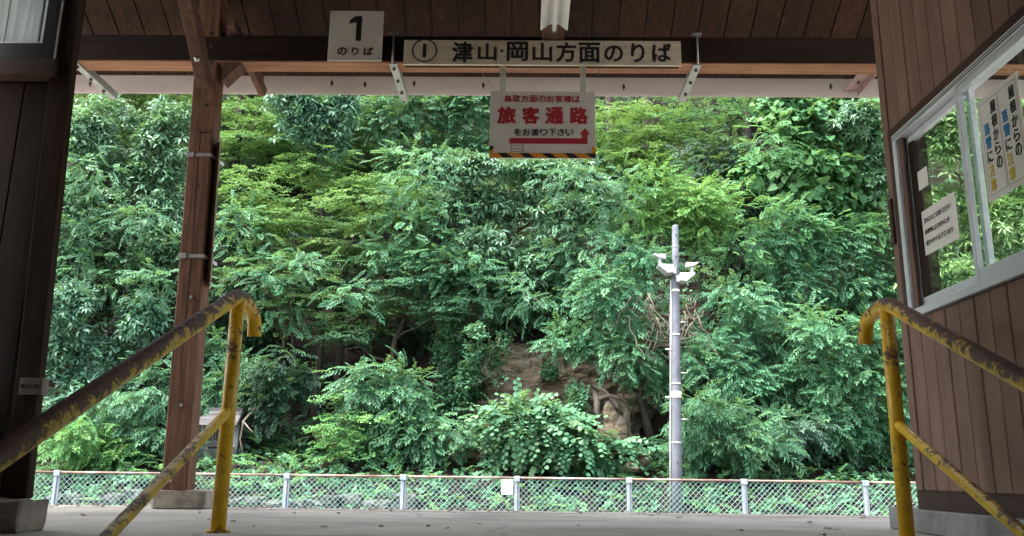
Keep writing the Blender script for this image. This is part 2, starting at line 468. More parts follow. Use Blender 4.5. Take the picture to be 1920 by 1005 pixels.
# loose gravel and leaf litter lying along the platform edge
rg = random.Random(4)
lit = MB()
for i in range(420):
    x = rg.uniform(-6, 6); y = EDGE - abs(rg.gauss(0.06, 0.08)) if rg.random() < .75 else rg.uniform(3.6, 5.5)
    if y > EDGE - .01: continue
    s = rg.uniform(0.003, 0.011)
    z0 = 0.0042 if y > 5.36 else 0.0
    m = Matrix.Translation((x, y, z0 + s * .3)) @ Matrix.Rotation(rg.uniform(0, 6), 4, 'Z') @ Matrix.Rotation(rg.uniform(-.4, .4), 4, 'X')
    lit.box(-s * rg.uniform(.8, 1.8), s, -s, s * rg.uniform(.6, 1.2), -s * .3, s * .5, m)
prop(lit.build('platform_litter', M['coping']), 'loose grit and leaf litter scattered along the platform edge', 'litter', kind='stuff')

# ------------------------------------------------------------------ canopy
TAN = math.tan(R(30))
def roof_z(y): return 3.2 + TAN * (5.9 - y)
can = thing('platform_canopy', 'brown timber platform canopy with boarded ceiling and pale pink fascia', 'canopy', (0, 5.3, 0))
RID = 2.6
# ceiling boards, one mesh shared
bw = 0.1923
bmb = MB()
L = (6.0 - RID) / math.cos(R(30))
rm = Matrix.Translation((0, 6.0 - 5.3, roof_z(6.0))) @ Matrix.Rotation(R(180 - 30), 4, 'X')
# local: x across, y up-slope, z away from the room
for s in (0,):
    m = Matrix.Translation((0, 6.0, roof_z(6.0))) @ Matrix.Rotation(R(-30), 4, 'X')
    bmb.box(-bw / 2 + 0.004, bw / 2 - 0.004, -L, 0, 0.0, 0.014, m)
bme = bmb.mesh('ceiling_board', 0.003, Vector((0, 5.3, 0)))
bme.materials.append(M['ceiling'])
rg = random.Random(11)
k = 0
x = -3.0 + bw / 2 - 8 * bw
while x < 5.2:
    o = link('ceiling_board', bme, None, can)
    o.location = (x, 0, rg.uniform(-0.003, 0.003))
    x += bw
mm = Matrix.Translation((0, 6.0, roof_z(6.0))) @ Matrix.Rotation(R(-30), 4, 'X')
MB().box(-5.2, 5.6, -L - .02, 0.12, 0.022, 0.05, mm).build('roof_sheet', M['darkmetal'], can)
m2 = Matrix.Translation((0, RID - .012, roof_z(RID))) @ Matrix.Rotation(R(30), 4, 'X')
MB().box(-5.2, 5.6, -6.0, 0.0, 0.03, 0.06, m2).build('unseen_rear_roof', M['ceiling'], can)  # unseen rear slope, carried lower to cut light from behind
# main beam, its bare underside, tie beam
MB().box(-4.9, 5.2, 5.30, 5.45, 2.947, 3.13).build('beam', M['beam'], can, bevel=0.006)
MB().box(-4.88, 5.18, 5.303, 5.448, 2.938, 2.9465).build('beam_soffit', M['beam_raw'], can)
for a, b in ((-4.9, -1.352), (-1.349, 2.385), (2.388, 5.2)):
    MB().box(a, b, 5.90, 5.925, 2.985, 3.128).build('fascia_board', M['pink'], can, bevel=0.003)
MB().box(0.095, 0.24, 1.2, 5.298, 3.06, 3.21).build('tie_beam', M['brace'], can, bevel=0.005)
MB().box(-2.24, -2.12, 1.2, 5.2, 3.5, 3.65).build('tie_beam', M['brace'], can, bevel=0.005)
for xx in (-4.0, -2.9, -1.6, -.5, .75, 1.9, 3.1):      # rafters riding on the beam
    MB().bar((xx, 5.96, roof_z(5.96) - .05), (xx, 5.36, roof_z(5.36) - .05), .05, .07).build('rafter', M['beam'], can) if False else None
MB().box(-4.9, 5.2, 5.33, 5.42, 3.131, 3.15).build('wall_plate', M['beam'], can)
# nail heads on the fascia
nb = []
for xx in (-3.3, -1.47, -1.22, -.85, -.33, .72, 2.26, 2.49):
    z = 3.06 + rg.uniform(-.01, .01)
    MB().prism([(xx - .012, 5.899, z), (xx, 5.899, z + .03), (xx + .012, 5.899, z), (xx, 5.899, z - .03)], (0, -.004, 0)).build('fascia_bolt', M['darkmetal'], can)
# horizontal steel angles from beam to fascia
for xx, nm, mt, dz in ((-3.105, 'steel_arm', 'steel', 0), (-0.915, 'steel_arm', 'steel', 0), (1.148, 'steel_arm', 'steel', 0), (2.40, 'pink_steel_arm', 'pinkdark', .10)):
    z = 2.932 + dz
    w = .05 if dz == 0 else .10
    a = MB()
    a.box(xx - w / 2, xx + w / 2, 5.30, 5.895, z - .006, z)
    sx = 1 if xx < 0 else -1
    sx = sx if dz == 0 else 1
    a.box(xx + sx * w / 2 - .003, xx + sx * w / 2 + .003, 5.302, 5.893, z - .05, z - .0065) if dz else a.box(xx + sx * w / 2 - .003, xx + sx * w / 2 + .003, 5.302, 5.893, z + .0005, z + .045)
    arm = a.build(nm, M[mt], can)
    for yy in (5.36, 5.55, 5.74):
        MB().tube([(xx, yy, z - .008), (xx, yy, z - .022)], .011, 6).build('bolt', M['darkmetal'], arm)
    if dz == 0 and xx > -2:
        MB().tube([(xx, 5.285, z), (xx, 5.285, 3.16)], .007, 6).build('hanger_rod', M['steel'], can)
        MB().box(xx - .03, xx + .03, 5.265, 5.299, 3.135, 3.15).build('washer_plate', M['steel'], can)
# arm and gusset beside the post
a = MB().box(-2.065, -1.985, 5.455, 5.895, 3.08, 3.19)
a.build('timber_arm', M['brace'], can, bevel=.004)
MB().prism([(-2.075, 5.31, 2.80), (-1.955, 5.31, 2.93), (-1.955, 5.31, 2.936), (-2.075, 5.31, 2.936)], (0, .12, 0)).build('gusset', M['brace'], can)
MB().bar((-2.03, 5.27, 3.22), (-1.97, 5.86, 2.965), .05, .075).build('strut', M['brace'], can, bevel=.004)
# the square post
P0, P1 = Vector((-2.118, 5.375, 0.10)), Vector((-2.205, 5.375, 3.46))
dx = P1.x - P0.x
pm = MB()
b = []
for (xx, zz) in ((0, 0.10), (dx, 3.46)):
    b.append([(P0.x + xx - .078, 5.302, zz), (P0.x + xx + .078, 5.302, zz), (P0.x + xx + .078, 5.446, zz), (P0.x + xx - .078, 5.446, zz)])
vv = [pm.bm.verts.new(p) for r_ in b for p in r_]
for f in ((3, 2, 1, 0), (4, 5, 6, 7), (0, 1, 5, 4), (1, 2, 6, 5), (2, 3, 7, 6), (3, 0, 4, 7)):
    pm.bm.faces.new([vv[i] for i in f])
post = pm.build('post', M['post'], can, bevel=.008)
def px_(z): return P0.x + dx * (z - .10) / 3.36
for z, xo in ((.62, .01), (.165, -.02), (1.30, .02), (2.05, .0), (2.62, .02), (2.93, .03), (3.05, .03), (3.15, .02)):
    MB().tube([(px_(z) + xo, 5.301, z), (px_(z) + xo, 5.292, z)], .010, 8).build('bolt', M['darkmetal'] if z > 2 else M['steel'], post)
# crack running down the post face, a recessed dark groove cut as a thin inset strip
MB().tube([(px_(2.45), 5.3015, 2.45), (px_(2.0) - .006, 5.3015, 2.0), (px_(1.6) + .003, 5.3015, 1.6), (px_(1.1) - .012, 5.3015, 1.1), (px_(.8) - .01, 5.3015, .8)], [.001, .0025, .002, .0028, .001], 4).build('crack', M['black'], post)
MB().tube([(px_(2.42) - .078, 5.2995, 2.42), (px_(2.42) + .08, 5.2995, 2.42)], .003, 4).build('joint', M['black'], post)
MB().bar((-2.165, 5.262, 2.745), (-2.165, 4.55, 3.42), .085, .10).build('knee_brace', M['brace'], can, bevel=.005)
MB().tube([(-2.165, 5.08, 2.86), (-2.165, 5.10, 2.84)], .02, 6).build('bolt', M['steel'], can)

def rough_block(name, x0, x1, y0, y1, z0, z1, mat, parent, seed=0, amp=.008):
    bm = bmesh.new()
    bmesh.ops.create_cube(bm, size=1)
    bmesh.ops.bevel(bm, geom=list(bm.edges), offset=.06, segments=1, affect='EDGES')
    bmesh.ops.subdivide_edges(bm, edges=list(bm.edges), cuts=3, use_grid_fill=True)
    for v in bm.verts:
        p = Vector(((x0 + x1) / 2 + v.co.x * (x1 - x0), (y0 + y1) / 2 + v.co.y * (y1 - y0), (z0 + z1) / 2 + v.co.z * (z1 - z0)))
        n = noise.noise_vector(p * 14 + Vector((seed, 0, 0)))
        if p.z > z0 + .004: p += n * amp
        v.co = p - (root_of(parent) if parent else Vector((0, 0, 0)))
    me = bpy.data.meshes.new(name)
    bm.to_mesh(me); bm.free()
    return link(name, me, mat, parent)
rough_block('post_base', -2.24, -1.915, 5.275, 5.52, 0.0, 0.112, M['block'], can, 3, .012)

# sign board strapped to the side of the post, seen edge on
sb = thing('side_notice_board', 'notice board seen edge on, strapped to the square timber post', 'sign', (-2.04, 5.37, 1.39))
pmx = lambda z: px_(z) + .10
mb = MB()
m = Matrix.Translation((-2.04, 5.37, 1.39)) @ Matrix.Rotation(math.atan2(dx, 3.36), 4, 'Y') @ Matrix.Rotation(R(21.5), 4, 'Z')
mb.box(-.004, .004, -.09, .11, 0, .99, m)
mb.build('panel', M['signcream'], sb)
MB().box(-.022, -.0045, -.05, .07, .02, .97, m).build('batten', M['post_dark'], sb)
for z in (1.57, 2.262):
    s = MB()
    s.box(px_(z) - .082, px_(z) + .082, 5.296, 5.2995, z - .012, z + .012)
    s.bar((px_(z) + .081, 5.2975, z), (px_(z) + .128, 5.42, z - .028), .003, .022)
    s.build('strap', M['steel'], sb)
    MB().box(px_(z) - .08, px_(z) - .03, 5.288, 5.2955, z - .017, z + .017).build('buckle', M['steel'], sb)

# ------------------------------------------------------------------ left wall with window, door post and stone
lw = thing('station_wall', 'very dark boarded station wall with a window at the left edge', 'wall', (-2.0, 3.35, 0))
cp = MB()
cv_ = [cp.bm.verts.new(v_) for v_ in ((-1.985, 3.335, .12), (-1.893, 3.335, .12), (-1.893, 3.385, .12), (-1.985, 3.385, .12), (-2.15, 3.335, 4.6), (-2.058, 3.335, 4.6), (-2.058, 3.385, 4.6), (-2.15, 3.385, 4.6))]
for f in ((3, 2, 1, 0), (4, 5, 6, 7), (0, 1, 5, 4), (1, 2, 6, 5), (2, 3, 7, 6), (3, 0, 4, 7)):
    cp.bm.faces.new([cv_[i] for i in f])
cp.build('corner_post', M['post_dark'], lw, bevel=.004)
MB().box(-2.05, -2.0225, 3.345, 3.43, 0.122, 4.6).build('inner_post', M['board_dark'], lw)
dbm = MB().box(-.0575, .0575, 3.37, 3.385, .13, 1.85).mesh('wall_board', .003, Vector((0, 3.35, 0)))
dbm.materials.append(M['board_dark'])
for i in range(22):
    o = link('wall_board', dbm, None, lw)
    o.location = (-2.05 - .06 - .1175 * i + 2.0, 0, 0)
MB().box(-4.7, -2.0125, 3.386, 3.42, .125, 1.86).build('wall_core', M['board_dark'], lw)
MB().box(-4.7, -2.0135, 3.31, 3.44, 1.861, 1.937).build('sill', M['trim_x'], lw, bevel=.004)
win = MB()
win.box(-2.10, -2.0525, 3.335, 3.40, 1.939, 3.25); win.box(-3.6, -2.1005, 3.335, 3.40, 1.939, 2.02)
win.box(-3.6, -2.1005, 3.336, 3.40, 3.15, 3.25)
w = win.build('window_frame', M['black'], lw)
MB().box(-2.035, -2.030, 3.325, 3.334, 1.94, 3.2).build('frame_strip', M['alu'], w)
MB().box(-3.6, -2.1005, 3.365, 3.369, 2.0205, 3.1495).build('pane', M['glass'], w)
lm = MB().box(-3.6, -2.1005, 3.34, 3.362, 2.021, 2.029)
lm.build('bead', M['alu'], w)
for i, (a, b) in enumerate(((-2.145, -2.102), (-2.175, -2.15), (-2.33, -2.18), (-2.48, -2.335), (-2.64, -2.485), (-2.80, -2.645), (-3.0, -2.805), (-3.2, -3.005), (-3.6, -3.205))):
    MB().box(a, b, 3.43 + (i % 2) * .004, 3.45, 1.95, 3.3).build('shutter_plank', M['pale_wood'], lw, bevel=.003)
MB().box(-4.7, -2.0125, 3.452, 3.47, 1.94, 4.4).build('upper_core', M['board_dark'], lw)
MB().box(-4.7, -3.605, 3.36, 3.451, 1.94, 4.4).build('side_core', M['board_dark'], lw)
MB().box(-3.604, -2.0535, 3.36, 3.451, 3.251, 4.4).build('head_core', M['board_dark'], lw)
br = MB().box(-1.975, -1.885, 3.322, 3.333, .512, .577); br.box(-1.8955, -1.89, 3.333, 3.38, .512, .577)
brk = br.build('bracket_plate', M['block'], lw)
for xx in (-1.96, -1.90): MB().tube([(xx, 3.322, .545), (xx, 3.314, .545)], .006, 6).build('bolt', M['darkmetal'], brk)
MB().bar((-2.03, 3.30, .125), (-2.18, 3.30, .46), .05, .06, (0, 1, 0)).build('prop', M['post_dark'], lw)
rough_block('stone_base', -2.38, -1.93, 3.19, 3.41, 0.0, 0.123, M['block'], lw, 8, .01)
rough_block('stone_base', -1.945, -1.845, 3.22, 3.41, 0.0, 0.118, M['block'], lw, 21, .01)

# unseen walls added beside and behind the stairs to dim the interior
MB().box(-2.45, -2.39, -3.2, 3.18, 0.0, 4.4).build('added_return_wall', M['board_dark'], lw)
MB().box(-2.388, 1.05, -2.75, -2.69, -1.44, 2.1).build('added_rear_wall', M['board_dark'], lw)  # added behind the camera; its width sets how much light enters

# ------------------------------------------------------------------ right windbreak
WX = 1.80
rw = thing('windbreak_wall', 'brown vertically boarded windbreak wall with a sliding window on the right', 'wall', (WX, 4.1, 0))
Y0, Y1, Z0, Z1 = 2.28, 3.905, 0.99, 1.845          # window opening
core = MB()
core.box(WX, WX + .08, Y1, 4.02, .10, 4.0); core.box(WX, WX + .08, -3.0, Y0, .10, 4.0)
core.box(WX + .001, WX + .079, Y0, Y1, .10, Z0); core.box(WX + .001, WX + .079, Y0, Y1, Z1, 4.0)
core.build('wall_core', M['board_dark'], rw)
def boards(z0, z1, name='wall_board'):
    me = MB().box(-.0575, .0575, 0, .014, z0, z1)
    me = me.mesh(name, .0035)
    me.materials.append(M['board'])
    return me
bfull, blow, bup = boards(.184, 4.0), boards(.184, Z0 - .045), boards(Z1 + .045, 4.0)
yy = 3.96
rg = random.Random(2)
while yy > -1.5:
    inside = Y0 - .02 < yy - .06 and yy - .06 < Y1 - .06
    for me in ((blow, bup) if inside else (bfull,)):
        o = link('wall_board', me, None, rw)
        o.rotation_euler = (0, 0, R(-90))
        o.location = (-.0145 + rg.uniform(-.0012, .0012), yy - 4.1 - .06, 0)
        o.scale = (-1, 1, 1) if False else (1, 1, 1)
    yy -= .1195
MB().box(WX - .018, WX + .085, 3.962, 4.03, .184, 4.0).build('corner_trim', M['board'], rw, bevel=.004)
MB().box(WX - .006, WX + .07, -3.0, 4.05, .101, .1835).build('base_board', M['trim'], rw)
MB().box(WX - .05, WX + .12, -3.0, 4.28, 0.0005, .1005).build('footing', M['footing'], rw, bevel=.006)
cas = MB()
cas.box(WX - .03, WX - .0005, Y0 - .04, Y1 + .045, Z1 + .003, Z1 + .044)
cas.box(WX - .03, WX - .0005, Y1 + .004, Y1 + .045, Z0 - .04, Z1 + .0025)
cas.build('casing', M['trim'], rw, bevel=.003)
fr = MB()
fr.box(WX - .032, WX + .07, Y0, Y1 + .003, Z1 - .03, Z1 + .0025)
fr.box(WX - .032, WX + .07, Y0, Y1 + .003, Z0 - .04, Z0 - .005)
fr.box(WX - .031, WX + .069, Y1 - .035, Y1 + .002, Z0 - .0045, Z1 - .0305)
fr.box(WX - .042, WX - .0322, Y0, Y1 + .01, Z0 - .043, Z0 - .028)
frm = fr.build('window_frame', M['alu'], rw, bevel=.002)
fl = MB()
fl.box(WX - .034, WX - .0325, Y0, Y1, Z1 - .024, Z1 - .020); fl.box(WX - .034, WX - .0325, Y0, Y1, Z1 - .012, Z1 - .009)
fl.build('track_groove', M['black'], frm)
def sash(y0, y1, x, name='sash'):
    s = MB()
    z0, z1 = Z0 - .004, Z1 - .032
    s.box(x - .012, x + .012, y0, y0 + .027, z0, z1); s.box(x - .012, x + .012, y1 - .027, y1, z0, z1)
    s.box(x - .0115, x + .0115, y0 + .0275, y1 - .0275, z0, z0 + .05); s.box(x - .0115, x + .0115, y0 + .0275, y1 - .0275, z1 - .03, z1)
    o = s.build(name, M['alu'], frm, bevel=.002)
    p = MB().box(x - .002, x + .002, y0 + .0275, y1 - .0275, z0 + .0505, z1 - .0305).build('pane', M['glass'], frm)
    return o
sash(3.268, 3.868, WX + .025)
sash(2.33, 3.312, WX - .012)
MB().box(WX + .0145, WX + .0785, 3.795, 3.87, Z0, Z1 - .033).build('jamb', M['post_dark'], rw)
# wooden catch on the corner trim
lt = MB().box(WX - .030, WX - .0185, 3.985, 4.02, 1.33, 1.56); lt.build('wooden_catch', M['trim'], rw, bevel=.004)
MB().tube([(WX - .02, 4.0, 1.58), (WX - .045, 4.0, 1.572), (WX - .045, 4.0, 1.555)], .003, 6).build('hook', M['steel'], rw)

# ------------------------------------------------------------------ lettering
def text_mesh(s):
    c = bpy.data.curves.new('t', 'FONT')
    c.body = s
    c.size = 1.0
    c.resolution_u = 4
    c.fill_mode = 'FRONT'
    o = bpy.data.objects.new('t', c)
    COL.objects.link(o)
    dg = bpy.context.evaluated_depsgraph_get()
    me = bpy.data.meshes.new_from_object(o.evaluated_get(dg))
    bpy.data.objects.remove(o)
    bpy.data.curves.remove(c)
    return me
def letters(items, mat, parent, frame, name='lettering', bold=0.012):
    """items: (string, u0, u1, v0, v1) in metres on the plane; frame(u, v) -> world point"""
    V_, F_ = [], []
    org = root_of(parent)
    for it in items:
        s, u0, u1, v0, v1 = it
        me = text_mesh(s)
        co = np.zeros(len(me.vertices) * 3); me.vertices.foreach_get('co', co); co = co.reshape(-1, 3)
        a, b = co.min(0), co.max(0)
        base = len(V_)
        nv = len(co)
        ku, kv = bold * abs(u1 - u0), bold * abs(v1 - v0)
        su = 1 if u1 > u0 else -1; sv = 1 if v1 > v0 else -1
        nrm = (Vector(frame(1, 0)) - Vector(frame(0, 0))).cross(Vector(frame(0, 1)) - Vector(frame(0, 0))).normalized()
        if sv < 0: nrm = -nrm
        # a bold stroke: the glyph laid down several times, a hair apart
        for ci, (du, dv) in enumerate(((0, 0), (1, 0), (-1, 0), (0, 1), (0, -1), (.7, .7), (-.7, .7), (.7, -.7), (-.7, -.7)) if bold else ((0, 0),)):
            base = len(V_)
            for p in co:
                u = u0 + su * ku + (u1 - u0 - 2 * su * ku) * (p[0] - a[0]) / (b[0] - a[0]) + du * ku
                v = v0 + sv * kv + (v1 - v0 - 2 * sv * kv) * (p[1] - a[1]) / (b[1] - a[1]) + dv * kv
                V_.append(Vector(frame(u, v)) + nrm * (.00012 * ci) - org)
            for p in me.polygons:
                F_.append([base + i for i in p.vertices])
        bpy.data.meshes.remove(me)
    me = bpy.data.meshes.new(name)
    me.from_pydata([tuple(v) for v in V_], [], F_)
    me.update()
    return link(name, me, mat, parent)
def polys(list_of_polys, mat, parent, frame, name):
    org = root_of(parent)
    V_, F_ = [], []
    for pl in list_of_polys:
        F_.append(list(range(len(V_), len(V_) + len(pl))))
        V_ += [tuple(Vector(frame(*p)) - org) for p in pl]
    me = bpy.data.meshes.new(name); me.from_pydata(V_, [], F_); me.update()
    return link(name, me, mat, parent)
def rect(u0, u1, v0, v1): return [(u0, v0), (u1, v0), (u1, v1), (u0, v1)]

# square number sign
ns = thing('number_sign', 'square white platform sign with a big black 1 fixed to the beam', 'sign', (-1.16, 5.22, 2.905))
MB().box(-1.341, -.977, 5.214, 5.224, 2.905, 3.275).build('panel', M['signwhite'], ns, bevel=.002)
for xx in (-1.28, -1.06): MB().box(xx, xx + .03, 5.2245, 5.299, 2.955, 3.12).build('batten', M['beam'], ns)
fx = lambda u, v, y=5.2128: (-1.341 + u * .364, y, 3.275 - v * .37)
polys([[(.37, .20), (.475, .11), (.60, .11), (.60, .61), (.50, .61), (.50, .235), (.37, .265)]], M['ink'], ns, fx, 'numeral')
letters([('の', .175, .35, .895, .735), ('り', .44, .57, .895, .735), ('ば', .66, .835, .895, .735)], M['ink'], ns, fx, bold=.035)
for u, v in ((.06, .04), (.94, .05), (.05, .94), (.95, .95)):
    p = fx(u, v)
    MB().tube([(p[0], 5.2139, p[2]), (p[0], 5.209, p[2])], .004, 6).build('screw', M['darkmetal'], ns)

# long wooden direction sign
ls = thing('direction_sign', 'long weathered cream wooden sign with black hand painted lettering on the beam', 'sign', (0.1, 5.21, 2.872))
cuts = [-.828, -.346, -.205, .504, 1.02]
for a, b in zip(cuts, cuts[1:]):
    MB().box(a + .0008, b - .0008, 5.196 + .0, 5.216, 2.873, 3.05).build('plank', M['signcream'], ls, bevel=.0015)
MB().box(-.826, 1.018, 5.2165, 5.299, 2.90, 3.02).build('batten', M['beam'], ls)
fs = lambda u, v, y=5.1948: (u, y, v)
X_ = lambda p: -.828 + (p - 758) * .003568
Zs = lambda p: 3.05 - (p - 79.5) * .0040
tw = [('津', 849, 888, 82, 121), ('山', 897, 932, 85, 117), ('岡', 951, 991, 82, 118), ('山', 999, 1036, 84, 118), ('方', 1043, 1081, 82, 119), ('面', 1085, 1126, 83, 120), ('の', 1133, 1168, 88, 118), ('り', 1183, 1208, 84, 119), ('ば', 1222, 1258, 84, 118)]
letters([(s, X_(a), X_(b), Zs(d), Zs(c)) for s, a, b, c, d in tw], M['ink'], ls, fs, bold=.032)
cxx, cz, r1, r2 = X_(797), Zs(99), .085, .076
ring = []
for i in range(28):
    a, b = 2 * math.pi * i / 28, 2 * math.pi * (i + 1) / 28
    ring.append([(cxx + r1 * math.cos(a), cz + r1 * math.sin(a)), (cxx + r1 * math.cos(b), cz + r1 * math.sin(b)), (cxx + r2 * math.cos(b), cz + r2 * math.sin(b)), (cxx + r2 * math.cos(a), cz + r2 * math.sin(a))])
bar1 = [(cxx + .013 * math.cos(a), cz + (.04 if a < math.pi else -.04) + .013 * math.sin(a)) for a in [i * math.pi / 6 for i in range(7)]] + [(cxx + .013 * math.cos(a), cz - .04 + .013 * math.sin(a)) for a in [math.pi + i * math.pi / 6 for i in range(7)]]
dot = [(X_(942) + .011 * math.cos(a), Zs(99) + .011 * math.sin(a)) for a in [i * math.pi / 6 for i in range(12)]]
polys(ring + [bar1, dot], M['ink'], ls, fs, 'lettering')

# hanging passage sign
hs = thing('hanging_sign', 'white sign with red lettering, an arrow and hazard stripes hanging from the beam', 'sign', (0.10, 5.215, 2.22))
HX0, HX1, HZ0, HZ1 = -.243, .447, 2.22, 2.688
MB().box(HX0, HX1, 5.21, 5.222, HZ0, HZ1).build('panel', M['signwhite'], hs, bevel=.002)
fh = lambda u, v, y=5.2088: (HX0 + u * (HX1 - HX0), y, HZ1 - v * (HZ1 - HZ0))
letters([(s, .131 + i * .0815, .131 + i * .0815 + .073, .168, .062) for i, s in enumerate('鳥取方面のお客様は')], M['ink_red'], hs, fh, bold=.025)
letters([('旅', .068, .247, .495, .235), ('客', .302, .472, .495, .235), ('通', .525, .70, .495, .235), ('路', .755, .93, .495, .235)], M['ink_red'], hs, fh, bold=.045)
letters([(s, .23 + i * .0815, .23 + i * .0815 + .072, .67, .565) for i, s in enumerate('をお渡り下さい')], M['ink'], hs, fh, bold=.025)
polys([rect(.187, .87, .788, .705), [(.87, .788), (.925, .788), (.925, .648), (.95, .648), (.90, .548), (.85, .648), (.87, .648)]], M['ink_red'], hs, fh, 'arrow')
lad = [rect(.203, .208, .92, .79), rect(.317, .322, .92, .79)] + [rect(.208, .317, v + .006, v) for v in (.815, .857, .899)]
polys(lad, M['ink_grey'], hs, fh, 'crossing_mark')
stripe_o = [rect(0, 1, .998, .925), rect(0, .038, .9245, .825), rect(.963, 1, .9245, .825)]
polys(stripe_o, M['orange'], hs, fh, 'hazard_band')
fh2 = lambda u, v: fh(u, v, 5.2082)
blk = []
for i in range(5):
    u = .075 + i * .208
    if i < 4: blk.append([(u, .925), (u + .085, .925), (u + .145, .998), (u + .06, .998)])
blk.append([(.905, .925), (.963, .925), (1, .925), (1, .998), (.965, .998)])
blk.append([(.0, .825), (.038, .825), (.038, .86), (.0, .905)])
polys(blk, M['ink'], hs, fh2, 'hazard_stripe')
for xx in (-.164, .369):
    s = MB().box(xx - .02, xx + .02, 5.2225, 5.226, 2.62, 2.80); s.bar((xx, 5.2245, 2.799), (xx, 5.25, 2.86), .04, .004, (0, -1, 0)); s.box(xx - .02, xx + .02, 5.248, 5.252, 2.855, 2.935)
    h = s.build('hanger', M['signwhite'], hs)
    for dx_ in (-.006, .006): MB().tube([(xx + dx_, 5.2225, 2.83 + dx_ * 3), (xx + dx_, 5.217, 2.83 + dx_ * 3)], .004, 6).build('screw', M['darkmetal'], h)
for a, b in (((-.19, 5.21, 2.672), (-.35, 5.32, 2.935)), ((.42, 5.21, 2.672), (.50, 5.32, 2.935)), ((.415, 5.21, 2.67), (.43, 5.33, 2.935))):
    MB().tube([a, ((a[0] + b[0]) / 2, (a[1] + b[1]) / 2, (a[2] + b[2]) / 2 - .006), b], .0016, 4).build('wire', M['steel'], hs)

# fluorescent lamp under the tie beam
lp = thing('fluorescent_lamp', 'white fluorescent tube lamp with trough reflector under the ceiling', 'lamp', (.165, 4.2, 2.9))
t = MB()
pts = [(-.084, 2.905), (-.078, 2.905), (-.03, 2.945), (.03, 2.945), (.078, 2.905), (.084, 2.905), (.066, 2.955), (.034, 2.99), (-.034, 2.99), (-.066, 2.955)]
t.prism([(.162 + a, 3.4, z) for a, z in pts], (0, 1.40, 0))
t.build('reflector', M['lampwhite'], lp)
MB().box(.125, .20, 3.42, 4.78, 2.9905, 3.0595).build('housing', M['lampwhite'], lp)
MB().tube([(.164, 3.45, 2.915), (.164, 4.80, 2.915)], .0145, 12).build('tube', M['tube'], lp)
MB().tube([(.164, 4.801, 2.915), (.164, 4.822, 2.915)], .013, 12).build('end_cap', M['steel'], lp)
MB().box(.149, .179, 4.74, 4.77, 2.928, 2.9445).build('socket', M['lampwhite'], lp)

# posters on the glass
def poster(name, label, x, y0, y1, z0, z1):
    o = thing(name, label, 'notice', (x, (y0 + y1) / 2, z0))
    MB().box(x - .0012, x, min(y0, y1), max(y0, y1), z0, z1).build('sheet', M['paper'], o)
    return o
gx = WX + .0225
po = poster('slip_notice', 'small white notice with three black lines on the left window pane', gx, 3.80, 3.485, 1.222, 1.428)
fp = lambda u, v: (gx - .0022, 3.80 - u * .315, 1.428 - v * .206)
rows = ('足もとにご注意ください', '降雪等により足もとが', '滑りやすくなっています')
for i, rr in enumerate(rows):
    n = len(rr); w_ = .8 / 11
    letters([(c, .09 + j * w_, .09 + j * w_ + w_ * .88, .30 + i * .255, .19 + i * .255) for j, c in enumerate(rr)], M['ink'], po, fp, bold=.03)
sm_ = poster('paper_scrap', 'small blank paper scrap taped high on the left window pane', gx, 3.792, 3.70, 1.532, 1.622)
gx2 = WX - .0145
pb = poster('snow_notice', 'tall white poster with two columns of large vertical lettering on the right pane', gx2, 3.168, 2.885, 1.272, 1.688)
fb = lambda u, v: (gx2 - .0022, 3.168 - u * .283, 1.688 - v * .416)
fbl = lambda u, v: (gx2 - .0018, 3.168 - u * .283, 1.688 - v * .416)
fl_ = []
for a, b in ((.06, .49), (.51, .94)):
    e = .006
    fl_ += [rect(a, b, .05 + e * .7, .05), rect(a, b, .95, .95 - e * .7), rect(a, a + e, .943, .057), rect(b - e, b, .943, .057)]
polys(fl_, M['ink_grey'], pb, fbl, 'border')
for off in (0, .45):
    blks, blus, yels = [], [], []
    for j, c in enumerate('屋根からの'):
        v = .09 + j * .135
        blks.append((c, off + .31, off + .45, v + .118, v))
    for j, c in enumerate('落雪に注意'):
        v = .26 + j * .135
        it = (c, off + .11, off + .25, v + .118, v)
        (blus if j < 2 else blks if j == 2 else yels).append(it)
    letters(blks, M['ink'], pb, fb, bold=.03); letters(blus, M['ink_blue'], pb, fb, bold=.03); letters(yels, M['ink_yellow'], pb, fb, bold=.03)

